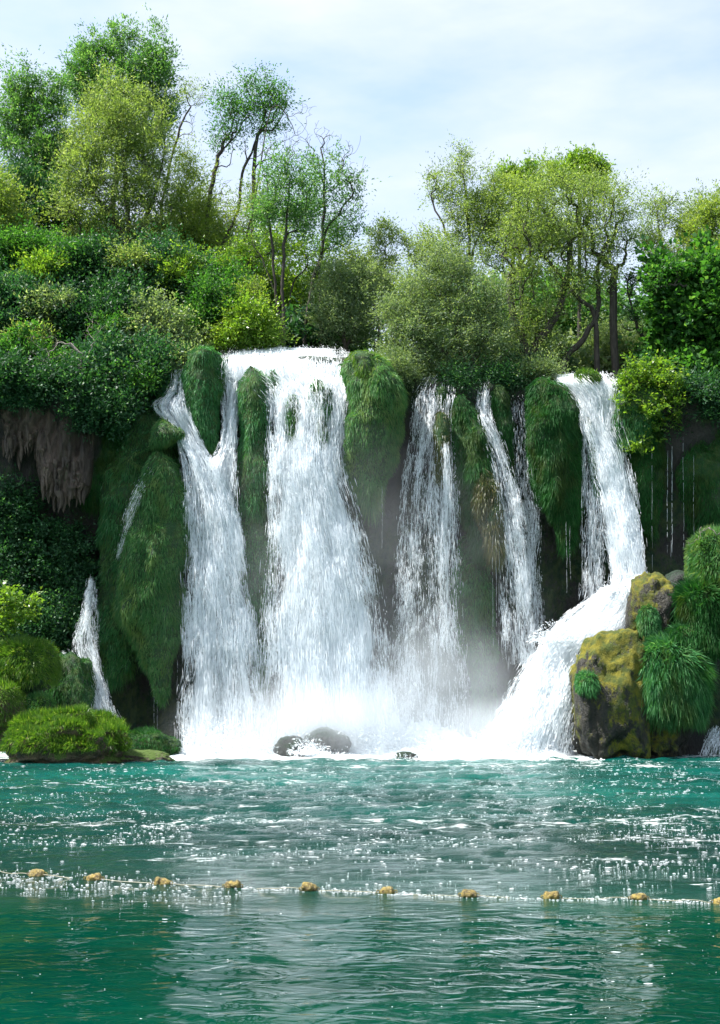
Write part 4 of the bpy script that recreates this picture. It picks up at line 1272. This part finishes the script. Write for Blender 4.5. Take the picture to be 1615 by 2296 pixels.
tufa_curtain('brown tufa curtain with short stalactites at the left margin', [(850, -40, 120), (900, -30, 150), (960, 0, 130), (1000, 5, 85), (1015, 10, 45)], 75.4, 71, 40)
tufa_curtain('lower brown tufa curtain fringed with long stalactites beside the dim moss', [(870, 90, 230), (940, 95, 215), (1010, 80, 205), (1060, 85, 200), (1105, 105, 195), (1120, 130, 188)], 75.2, 72, 60)


def rock(name, label, u, v, ru, rv, Y, ry, mat='rock', amp=0.25, seed=1, group=None, sub=ICO5, box=0.15, cat='rock', freq=1.4):
    c = P(u, v, Y)
    vs, f = lump_shape(c, (px(ru, Y), ry, px(rv, Y)), amp, seed, sub, freq, box)
    root = thing(name, label, cat, (c[0], c[1], c[2] - px(rv, Y)), group)
    part('rock_body', vs, f, M[mat], root, smooth=True)
    return root, vs, f


def add_grass(root, vs, f, n, mat, length, width, hang, seed, zmin=-9, nz=-1, out=0.5):
    bv, bf = grass_on(vs, f, n, np.random.default_rng(seed), hang, length, width, zmin, out, nz_min=nz)
    part('grass_blades', bv, bf, M[mat], root, kind='stuff')


# left bank
GB = 'grassy rocks of the left bank'
r_, a, b = rock('grassy_rock', 'low sunlit grass mound on tan rock at the left waterline', 150, 1672, 135, 68, 66.5, 2.2, 'bank', 0.4, 81, GB, box=0.2, freq=2.2)
add_grass(r_, a, b, 26000, 'grass', 0.48, 0.035, 0.2, 811, 0.55, -0.35, 0.6)
r_, a, b = rock('bank_ledge', 'flat tan rock ledge tailing off right of the grass mound', 300, 1702, 85, 22, 66.8, 1.0, 'bank', 0.3, 82, GB, box=0.1)
r_, a, b = rock('grassy_rock', 'round grass tussock above the mound at the left margin', 58, 1503, 66, 58, 68.5, 1.6, 'mossbody', 0.15, 83, GB)
add_grass(r_, a, b, 12000, 'grass', 0.5, 0.035, 0.45, 831, -9, -0.35, 0.7)
r_, a, b = rock('grassy_rock', 'grassy shoulder at the left margin between the tussock and the mound', 5, 1610, 50, 75, 67, 1.4, 'bank', 0.2, 84, GB)
add_grass(r_, a, b, 6000, 'grass', 0.4, 0.035, 0.35, 841, 0.8, -0.2, 0.6)
r_, a, b = rock('grassy_rock', 'small pale plant cushion between the tussock and the mound', 88, 1583, 30, 24, 67.6, 0.7, 'mossbody', 0.2, 85, GB, ICO4)
add_grass(r_, a, b, 1600, 'moss_lit', 0.4, 0.04, 0.2, 851, -9, -0.4, 0.8)
r_, a, b = rock('mossy_ledge', 'dark mossy boulder that the small left waterfall slides over', 155, 1570, 58, 105, 71.8, 1.5, 'mossbody', 0.35, 86, GB)
add_grass(r_, a, b, 9000, 'moss_dark', 0.35, 0.035, 0.9, 861, -9, -0.9, 0.4)
r_, a, b = rock('mossy_ledge', 'dark rock ledge at the foot of the cave left of the left waterfall', 330, 1672, 70, 30, 72.5, 1.5, 'mossbody', 0.3, 87, GB)
add_grass(r_, a, b, 5000, 'moss_dark', 0.3, 0.035, 0.7, 871, -9, -0.9, 0.4)

# fig bush on the left: individual leaves
lv = np.array([[0, 0, 0], [.16, .12, .02], [.42, .16, .05], [.36, .34, .03], [.30, .62, 0], [.12, .58, .03], [0, 1.0, -.06], [-.12, .58, .03], [-.30, .62, 0], [-.36, .34, .03], [-.42, .16, .05], [-.16, .12, .02], [0, .4, -.03]])
lf = np.array([[k, (k + 1) % 12, 12] for k in range(12)])


def leaf_branch_bush(name, label, trunks, ells, Y, ntips, nleaf, nstuff, Ls, mat, seed, cat='shrub', group=None):
    rng = np.random.default_rng(seed)
    tr = [[P(q[0], q[1], Y + (q[2] if len(q) > 2 else 0)) for q in t] for t in trunks]
    tips = crown_tips(ells, ntips, Y, rng, 0.35, 0.8)
    pos, par, chains, cnt, tn = skeleton(tr, tips, rng, wob=0.2, up=0.4)
    rad = np.maximum(0.08 * (np.maximum(cnt, 0.5) / cnt.max()) ** 0.5, 0.012)
    root = thing(name, label, cat, tr[0][0], group)
    v, f = tubes(pos, chains, rad, rng, len(tr))
    part('branches', v, f, M['bark'], root, smooth=True)
    v, f = foliage(pos, par, tn, nstuff // len(tn), 0.3, Ls * 0.8, Ls * 0.55, rng, 0.2, 1.0)
    part('crown', v, f, M[mat], root, kind='stuff')
    me = mesh('leaf', lv, lf, M[mat])
    off = np.array(root.location)
    # the leaves that stand nearest to the viewer, one object each
    for k in range(nleaf):
        t = tn[k % len(tn)]
        p = pos[t] + rng.normal(size=3) * [0.22, 0.12, 0.2] + [0, -0.3, 0.05]
        o = bpy.data.objects.new('leaf', me)
        COL.objects.link(o)
        o.parent = root
        o.location = tuple(p - off)
        s = Ls * (0.8 + 0.6 * rng.random())
        o.scale = (s, s, s)
        o.rotation_euler = (0.35 + rng.normal() * 0.5, rng.normal() * 0.5, rng.random() * 6.28)


leaf_branch_bush('fig_bush', 'fig bush with large pale sunlit leaves at the left margin above the tussock', [[(-30, 1240), (10, 1380), (50, 1350)], [(-20, 1400), (0, 1340)]],
                 [(15, 1360, 40, 40), (60, 1350, 24, 20), (10, 1400, 40, 25), (45, 1385, 25, 20)], 68, 60, 170, 1600, 0.3, 'bright', 91)
leaf_branch_bush('fig_shrub', 'sunlit fig shrub overhanging the wall right of the big right waterfall', [[(1470, 960), (1440, 880), (1430, 830)], [(1465, 940), (1510, 890)], [(1460, 940), (1420, 980)]],
                 [(1430, 840, 50, 32), (1490, 870, 45, 40), (1410, 900, 32, 45), (1450, 930, 40, 40), (1510, 910, 32, 28), (1440, 990, 22, 28), (1470, 820, 40, 20)], 75.2, 170, 290, 9000, 0.27, 'bright', 92)
leaf_branch_bush('maple_branch', 'leafy branch with big pale leaves reaching left from the big leafy tree', [[(1540, 640), (1490, 640), (1455, 650)]],
                 [(1465, 640, 28, 22), (1500, 610, 40, 20), (1455, 670, 12, 14)], 78, 30, 90, 700, 0.3, 'broad', 93)
leaf_branch_bush('maple_branch', 'leafy sprays catching light on the cliff edge shrubs at the left', [[(240, 800), (250, 850), (270, 880)]],
                 [(250, 850, 40, 40), (290, 880, 25, 25), (210, 880, 20, 25)], 75.4, 40, 120, 900, 0.3, 'broad', 94)
leaf_branch_bush('maple_branch', 'leafy sprays catching light at the left margin of the slope', [[(10, 800), (40, 780), (60, 760)]],
                 [(30, 770, 40, 25), (60, 740, 30, 20), (20, 820, 30, 20)], 76, 40, 120, 900, 0.3, 'broad', 95)

# ------------------------------------------------------------------ right rock mass
GR = 'mossy rocks of the right bank'
rock('mossy_rock', 'dark cave wall at the waterline behind the right bank rocks', 1520, 1560, 150, 190, 74.0, 2.6, 'cliff', 0.25, 181, GR, box=0.3)
rock('mossy_rock', 'yellow mossed rock head beside the turn of the big right waterfall', 1462, 1378, 55, 88, 71.5, 1.7, 'rock', 0.32, 182, GR, box=0.1, freq=1.8)
rock('mossy_rock', 'big lower rock with yellow moss ribs standing in the pool at the right', 1372, 1575, 88, 150, 70.2, 2.2, 'rock', 0.32, 183, GR, box=0.25, freq=1.9)
rock('mossy_rock', 'brown shaded rock at the foot of the right bank', 1470, 1640, 70, 85, 70.6, 1.8, 'rock', 0.35, 184, GR, box=0.2, freq=2.0)
rock('mossy_rock', 'dark wet rock saddle behind the yellow mossed rock head', 1530, 1335, 60, 50, 72.2, 1.3, 'boulder', 0.35, 185, GR)
r_, a, b = rock('grass_covered_rock', 'large shaggy dark green grass clump on the right bank rocks', 1500, 1535, 82, 92, 69.6, 1.5, 'mossbody', 0.15, 186, GR)
add_grass(r_, a, b, 18000, 'moss', 0.9, 0.04, 0.75, 1861, -9, -0.6, 0.6)
r_, a, b = rock('grass_covered_rock', 'shaggy grass clump at the right margin above the large one', 1590, 1400, 70, 78, 70.0, 1.4, 'mossbody', 0.15, 187, GR)
add_grass(r_, a, b, 12000, 'moss_dark', 0.9, 0.04, 0.7, 1871, -9, -0.6, 0.6)
r_, a, b = rock('grass_covered_rock', 'bright topped grassy hump at the right margin, highest of the bank', 1600, 1265, 55, 68, 70.8, 1.4, 'mossbody', 0.15, 188, GR)
add_grass(r_, a, b, 8000, 'moss_lit', 0.7, 0.045, 0.45, 1881, -9, -0.5, 0.6)
r_, a, b = rock('grass_covered_rock', 'small dark grass patch on the yellow mossed rock head', 1455, 1395, 22, 35, 69.9, 0.35, 'mossbody', 0.15, 189, GR, ICO4)
add_grass(r_, a, b, 1500, 'moss', 0.5, 0.04, 0.7, 1891, -9, -0.6, 0.5)
r_, a, b = rock('grass_covered_rock', 'small grass patch on the left shoulder of the big lower rock', 1318, 1535, 24, 24, 68.4, 0.5, 'mossbody', 0.15, 190, GR, ICO4)
add_grass(r_, a, b, 1500, 'moss', 0.45, 0.04, 0.7, 1901, -9, -0.6, 0.5)
r_, a, b = rock('grass_covered_rock', 'shaggy grass strip joining the two right margin clumps', 1545, 1450, 45, 45, 69.4, 0.8, 'mossbody', 0.15, 191, GR, ICO4)
add_grass(r_, a, b, 6000, 'moss_dark', 0.8, 0.04, 0.7, 1911, -9, -0.6, 0.5)

# boulders in the pool
rock('boulder', 'wet dark boulder in spray before the main waterfall, left of a pair', 657, 1686, 40, 34, 71.6, 1.0, 'boulder', 0.24, 201, 'boulders before the main waterfall', ICO5, 0.0, freq=1.7)
rock('boulder', 'larger wet boulder with water sliding over its left side, right of a pair', 733, 1676, 50, 42, 72.3, 1.2, 'boulder', 0.24, 202, 'boulders before the main waterfall', ICO5, 0.0, freq=1.7)
rock('boulder', 'small flat stone at the waterline right of the main waterfall', 912, 1702, 30, 16, 68.5, 0.6, 'boulder', 0.3, 203, 'boulders before the main waterfall', ICO4, 0.1)
rock('boulder', 'misty boulder behind spray between the main and the thin waterfall', 885, 1575, 38, 42, 75.2, 1.2, 'boulder', 0.3, 204, 'boulders veiled by spray', ICO4, 0.1)
rock('boulder', 'submerged looking boulder veiled by water right of the misty one', 950, 1640, 60, 70, 75.6, 1.5, 'boulder', 0.3, 205, 'boulders veiled by spray', ICO4, 0.1)

# ------------------------------------------------------------------ splash at the foot of the falls
def splash(label, spots, seed):
    rng = np.random.default_rng(seed)
    V, F, nb = [], [], 0
    for (u, v, ru, rv, Y, n) in spots:
        c = P(u, v, Y)
        d = unit(rng.normal(size=(n, 3))) * rng.random((n, 1)) ** 0.6
        d[:, 2] = np.abs(d[:, 2]) * rng.random(n) ** 0.8
        p = c + d * [px(ru, Y), 1.6, px(rv, Y)]
        p += rng.normal(size=p.shape) * 0.05
        s = 0.02 + 0.05 * rng.random(n) ** 2
        dd = unit(d * [1, 1, 0.6] + rng.normal(size=d.shape) * 0.5)
        s1 = unit(np.cross(dd, rng.normal(size=d.shape)))
        s2 = np.cross(dd, s1)
        Lc = (s * (1 + 2.5 * rng.random(n)))[:, None]; w = (s * 0.6)[:, None]
        vs = np.stack([p - dd * Lc, p + s1 * w, p - 0.5 * s1 * w + 0.87 * s2 * w, p - 0.5 * s1 * w - 0.87 * s2 * w, p + dd * Lc], 1).reshape(-1, 3)
        b0 = (np.arange(n) * 5)[:, None, None]
        f = (b0 + np.array([[0, 1, 2], [0, 3, 1], [4, 2, 1], [4, 1, 3]])[None]).reshape(-1, 3)
        V.append(vs); F.append(f + nb); nb += n * 5
    o = part('splash', np.concatenate(V), np.concatenate(F), M['foam'], kind='stuff')
    tag(o, label, 'splash')


splash('white splash boiling at the foot of the left and main waterfalls', [(490, 1690, 100, 90, 73, 5000), (650, 1695, 110, 80, 72.6, 4000), (780, 1695, 130, 100, 73, 6000), (560, 1695, 120, 60, 72, 3000), (900, 1690, 120, 110, 73.5, 4500), (690, 1690, 50, 45, 71.0, 2200), (745, 1702, 70, 22, 70.6, 900), (905, 1704, 40, 20, 68.3, 500)], 401)
splash('white splash thrown up by the foot of the diagonal chute', [(1150, 1695, 110, 90, 70.8, 4500), (1020, 1695, 120, 70, 72, 3000), (1400, 1330, 60, 50, 73.6, 1500), (1240, 1440, 60, 60, 72.4, 1500)], 402)


def foam_mounds():
    xs = np.linspace(-12.5, 13.5, 240); ys = np.linspace(67.5, 77.5, 70)
    X, Y = np.meshgrid(xs, ys)
    def bump(u, Y0, w, d, h):
        x0 = P(u, 1690, Y0)[0]
        return h * np.exp(-((X - x0) / w) ** 2 - ((Y - Y0) / d) ** 2)
    Z = (bump(500, 74.2, 2.8, 1.5, 0.9) + bump(730, 74.2, 3.8, 1.6, 1.0) + bump(860, 74.4, 2.4, 1.5, 1.3) + bump(950, 74.8, 2.4, 1.5, 1.6) + bump(1160, 71.2, 2.6, 1.6, 1.1) + bump(1050, 73, 3.2, 1.8, 0.8))
    p = np.stack([X * 1.1, Y * 1.1, 0 * X], -1)
    Z = Z * (0.75 + 0.9 * fbm(p, 5, 0.6)) + 0.28 * fbm(p * 2, 4, 0.6) - 0.12
    o = part('foam', np.stack([X, Y, Z], -1).reshape(-1, 3), grid_faces(70, 240), M['foam'], smooth=True, kind='stuff')
    tag(o, 'churning white foam piled under the waterfalls', 'foam')


foam_mounds()

# ------------------------------------------------------------------ spray mist (real volume standing in the basin)
def mist(name, label, c, r, dens, seed):
    t = NT('mist')
    tc = t.new('TexCoord')
    ln = t.new('VectorMath'); ln.operation = 'LENGTH'
    t.link(tc.outputs['Object'], ln.inputs[0])
    fall = t.rng(ln.outputs['Value'], 0.25, 1.0, 1, 0, True)
    geo = t.new('NewGeometry')
    n = t.noise(t.mapping(tc.outputs['Object'], (r[0] * 0.3, r[1] * 0.3, r[2] * 0.22), (seed, 0, 0)), 1.0, 3, 0.55)
    n = t.rng(n, 0.36, 0.64, 0.35, 1.5)
    den = t.math('MULTIPLY', t.math('MULTIPLY', fall, n), dens)
    vol = t.new('VolumePrincipled')
    vol.inputs['Color'].default_value = (0.93, 0.97, 1.0, 1)
    vol.inputs['Anisotropy'].default_value = 0.0
    t.link(den, vol.inputs['Density'])
    m = t.finish(None, vol.outputs[0])
    v, f = ico(3)
    me = mesh(name, v, f, m)
    o = link(name, me, None, tuple(c))
    o.scale = r
    tag(o, label, 'mist', kind='stuff')
    return o


c = P(720, 1650, 73.2); mist('mist', 'bright spray mist drifting at the foot of the left and main waterfalls', c, (10.5, 3.4, 4.8), 0.36, 1)
c = P(960, 1600, 73.8); mist('mist', 'pale mist column before the thin central waterfall', c, (8.0, 3.0, 7.5), 0.16, 2)
c = P(1130, 1670, 71.8); mist('mist', 'spray mist round the foot of the diagonal chute', c, (5.5, 2.8, 3.4), 0.28, 3)
c = P(800, 1380, 73.6); mist('mist', 'thin bluish mist veil hanging before the middle waterfalls', c, (14.0, 2.6, 14.0), 0.038, 4)

# ------------------------------------------------------------------ float line
def float_mat():
    t = NT('algae_float')
    geo = t.new('NewGeometry')
    n = t.noise(geo.outputs['Position'], 9, 6, 0.7)
    n2 = t.noise(geo.outputs['Position'], 30, 4, 0.7)
    col = t.mix(t.rng(n, 0.4, 0.62), (0.05, 0.03, 0.01), (0.42, 0.3, 0.06))
    oi = t.new('ObjectInfo')
    col = t.mix(t.rng(n2, 0.55, 0.62), col, (0.5, 0.4, 0.16))
    col = t.mix(t.math('MULTIPLY', oi.outputs['Random'], 0.18), col, (0.10, 0.10, 0.03))
    p = t.new('BsdfPrincipled', Roughness=0.55)
    t.link(col, p.inputs['Base Color'])
    bp = t.new('Bump', Strength=1.0, Distance=0.04)
    t.link(t.math('ADD', n, n2), bp.inputs['Height'])
    t.link(bp.outputs[0], p.inputs['Normal'])
    return t.finish(p.outputs[0])


M['float'] = float_mat()
rope_t = NT('rope'); p_ = rope_t.new('BsdfPrincipled', Roughness=0.4); p_.inputs['Base Color'].default_value = (0.4, 0.36, 0.26, 1)
M['rope'] = rope_t.finish(p_.outputs[0])


def water_pt(u, v, z=0.0):
    """point where the sight line through u, v meets the water"""
    dx = (u - 807.5) / FPX; dy = (1148.0 - v) / FPX
    rz = SA + dy * CA; ry = CA - dy * SA
    k = (z - CAM_H) / rz
    return np.array([dx * k, ry * k, z])


FL = [(83, 1963, 'leftmost algae brown float, half lost in splashing water'), (211, 1973, 'second float from the left margin in the splashing water'), (364, 1983, 'third float from the left, with rough golden top'),
      (522, 1990, 'float left of the bright reflection, fourth along the line'), (694, 1997, 'fifth float, in line with the main waterfall'), (868, 2003, 'sixth float, the green tinged one just right of the centre'),
      (1052, 2010, 'seventh float, dark below with a grey top'), (1237, 2015, 'eighth float with a knobbly right end'), (1433, 2018, 'ninth float, dark left end and foam beneath'), (1618, 2026, 'float cut off by the right margin')]
fpos = []
for k, (u, v, lab) in enumerate(FL):
    rng = np.random.default_rng(500 + k)
    p = water_pt(u, v)
    fpos.append(p)
    Yk = p[1]
    hl = px(17.5, Yk); r = px(11.5, Yk)
    # barrel shape along x with rounded ends, flattened, lumpy
    n, m = 26, 22
    t = np.linspace(-1, 1, n)
    prof = (1 - np.abs(t) ** 4.5) ** 0.5
    a = np.arange(m) * 2 * np.pi / m
    g = np.stack([np.broadcast_to((t * hl)[:, None], (n, m)), prof[:, None] * r * np.cos(a), prof[:, None] * r * 0.92 * np.sin(a)], -1)
    nz = fbm(g * 9 + k * 5, 4, 0.6)
    nr = g * [0, 1, 1]
    g = g + unit(nr) * (nz * r * 0.5)[..., None] + np.array([1, 0, 0]) * (np.sign(t)[:, None, None] * np.abs(nz)[..., None] * 0.01)
    tilt = (rng.random() - 0.5) * 0.3
    zoff = 0.045 - 0.05 * rng.random()
    ct, st = math.cos(tilt), math.sin(tilt)
    g = np.stack([g[..., 0] * ct - g[..., 2] * st, g[..., 1], g[..., 0] * st + g[..., 2] * ct], -1)
    root = thing('float', lab, 'float', (p[0], p[1], 0.03), 'floats along the rope across the pool')
    V = g.reshape(-1, 3) * [0.9 + 0.2 * rng.random(), 1, 0.9 + 0.25 * rng.random()] + p + [0, 0, zoff]
    part('float_body', V, grid_faces(n, m, True), M['float'], root, smooth=True)
    # rope eyes at both ends
    for s in (-1, 1):
        th = np.linspace(0, 2 * np.pi, 10, endpoint=False); ph = np.linspace(0, 2 * np.pi, 6, endpoint=False)
        T, Q = np.meshgrid(th, ph, indexing='ij')
        R0, R1 = 0.03, 0.011
        e = np.stack([s * (hl + 0.015) + (R0 + R1 * np.cos(Q)) * np.cos(T), R1 * np.sin(Q), (R0 + R1 * np.cos(Q)) * np.sin(T)], -1).reshape(-1, 3)
        ff = []
        for i in range(10):
            for j in range(6):
                ff.append([i * 6 + j, ((i + 1) % 10) * 6 + j, ((i + 1) % 10) * 6 + (j + 1) % 6, i * 6 + (j + 1) % 6])
        part('rope_eye', e + p + [0, 0, 0.03], np.array(ff), M['float'], root, smooth=True)

rng = np.random.default_rng(77)
rp = [water_pt(-120, 1945), water_pt(-30, 1952)] + fpos + [water_pt(1760, 2032)]
pts = interp_rows(np.concatenate([np.arange(len(rp))[:, None] * 2.0, np.zeros((len(rp), 1)), np.array(rp)], 1), 400)[:, 2:]
pts[:, 2] = 0.012 + 0.03 * noise(pts * 2.2)
d = unit(np.gradient(pts, axis=0)); s = unit(np.cross(d, [0, 0, 1])); n2 = np.cross(s, d)
a = np.arange(6) * np.pi / 3
ring = pts[:, None] + 0.007 * (np.cos(a)[None, :, None] * s[:, None] + np.sin(a)[None, :, None] * n2[:, None])
o = part('rope', ring.reshape(-1, 3), grid_faces(400, 6, True), M['rope'], smooth=True)
tag(o, 'thin pale rope strung through the floats across the pool', 'rope')

# foam beads beside the rope, floating flecks and bubbles on the near water
rng = np.random.default_rng(78)


def flecks(name, label, p, size, rng, flat=0.22, stretch=0.8):
    n = len(p)
    m = 7
    a = np.arange(m) * 2 * np.pi / m
    rr = size[:, None] * (0.75 + 0.5 * rng.random((n, m)))
    asp = 1 + stretch * rng.random((n, 1))
    ring = np.stack([p[:, None, 0] + rr * np.cos(a) * asp, p[:, None, 1] + rr * np.sin(a), np.broadcast_to(p[:, None, 2] - 0.01, (n, m))], -1)
    ring2 = np.stack([p[:, None, 0] + 0.7 * rr * np.cos(a) * asp, p[:, None, 1] + 0.7 * rr * np.sin(a), np.broadcast_to((p[:, 2] + size * flat)[:, None], (n, m))], -1)
    top = p[:, None] + np.stack([0 * size, 0 * size, size * flat * 1.3], -1)[:, None]
    V = np.concatenate([ring, top], 1).reshape(-1, 3)
    k = m + 1
    F3 = np.array([[i, (i + 1) % m, m] for i in range(m)])
    b = (np.arange(n) * k)[:, None, None]
    o = part(name, V, [(b + F3[None]).reshape(-1, 3)], M['foam'], kind='stuff')
    tag(o, label, 'foam')


idx = rng.integers(0, 399, 1500)
pp = pts[idx] + rng.normal(size=(1500, 3)) * [0.1, 0.12, 0]
left = pts[idx, 0] < P(560, 2000, 27)[0]
pp[:, 1] += np.where(left, rng.normal(size=1500) * 0.8 - 0.6, 0)
pp[:, 2] = wave_z(pp[:, 0], pp[:, 1]) + 0.004
flecks('foam_beads', 'white foam beads and splashes strung along the float rope', pp, 0.006 + 0.026 * rng.random(1500) ** 2.5, rng, 0.12, 2.5)
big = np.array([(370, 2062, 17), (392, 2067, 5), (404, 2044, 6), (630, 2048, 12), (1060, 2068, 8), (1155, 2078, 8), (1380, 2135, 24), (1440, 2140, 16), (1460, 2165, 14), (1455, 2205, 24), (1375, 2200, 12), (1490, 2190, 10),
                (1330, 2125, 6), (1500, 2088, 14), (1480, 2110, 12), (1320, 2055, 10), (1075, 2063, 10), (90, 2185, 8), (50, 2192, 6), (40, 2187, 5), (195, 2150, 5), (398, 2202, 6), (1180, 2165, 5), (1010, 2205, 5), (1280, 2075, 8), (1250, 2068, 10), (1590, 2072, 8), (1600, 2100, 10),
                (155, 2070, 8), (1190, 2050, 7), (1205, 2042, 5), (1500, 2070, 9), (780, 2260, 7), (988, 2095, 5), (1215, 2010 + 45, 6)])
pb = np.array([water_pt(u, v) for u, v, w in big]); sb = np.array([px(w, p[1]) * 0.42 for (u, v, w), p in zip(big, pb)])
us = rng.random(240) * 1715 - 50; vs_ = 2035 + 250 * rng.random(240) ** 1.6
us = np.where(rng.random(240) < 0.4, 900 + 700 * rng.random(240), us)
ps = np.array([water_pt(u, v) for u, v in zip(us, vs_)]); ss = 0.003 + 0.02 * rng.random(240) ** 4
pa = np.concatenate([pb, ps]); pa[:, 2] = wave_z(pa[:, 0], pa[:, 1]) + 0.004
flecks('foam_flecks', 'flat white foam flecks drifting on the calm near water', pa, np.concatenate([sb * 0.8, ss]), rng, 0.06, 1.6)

rng = np.random.default_rng(79)
n = 60000
us = rng.random(n) * 1760 - 70; vs_ = 1706 + 290 * rng.random(n) ** 1.25
k_ = (CAM_H) / -(SA + (1148.0 - vs_) / FPX * CA)
ps = np.stack([(us - 807.5) / FPX * k_, (CA - (1148.0 - vs_) / FPX * SA) * k_, 0 * k_], -1)
den = fbm(np.stack([ps[:, 0] * 0.35, ps[:, 1] * 0.45, 0 * k_], -1), 4, 0.6) + 0.25 * noise(np.stack([0 * k_, ps[:, 1] * 0.22 + 3, 0 * k_], -1)) + rng.normal(size=n) * 0.38
ps = ps[np.argsort(-den)[:6500]]
ps[:, 2] = wave_z(ps[:, 0], ps[:, 1]) + 0.01
flecks('glint_flecks', 'white flecks standing for sun glints over the choppy middle of the pool', ps, (0.005 + 0.035 * rng.random(len(ps)) ** 5) * ps[:, 1] / 50, rng, 0.12, 3.0)  # sun glints on the chop, modelled as small white flecks
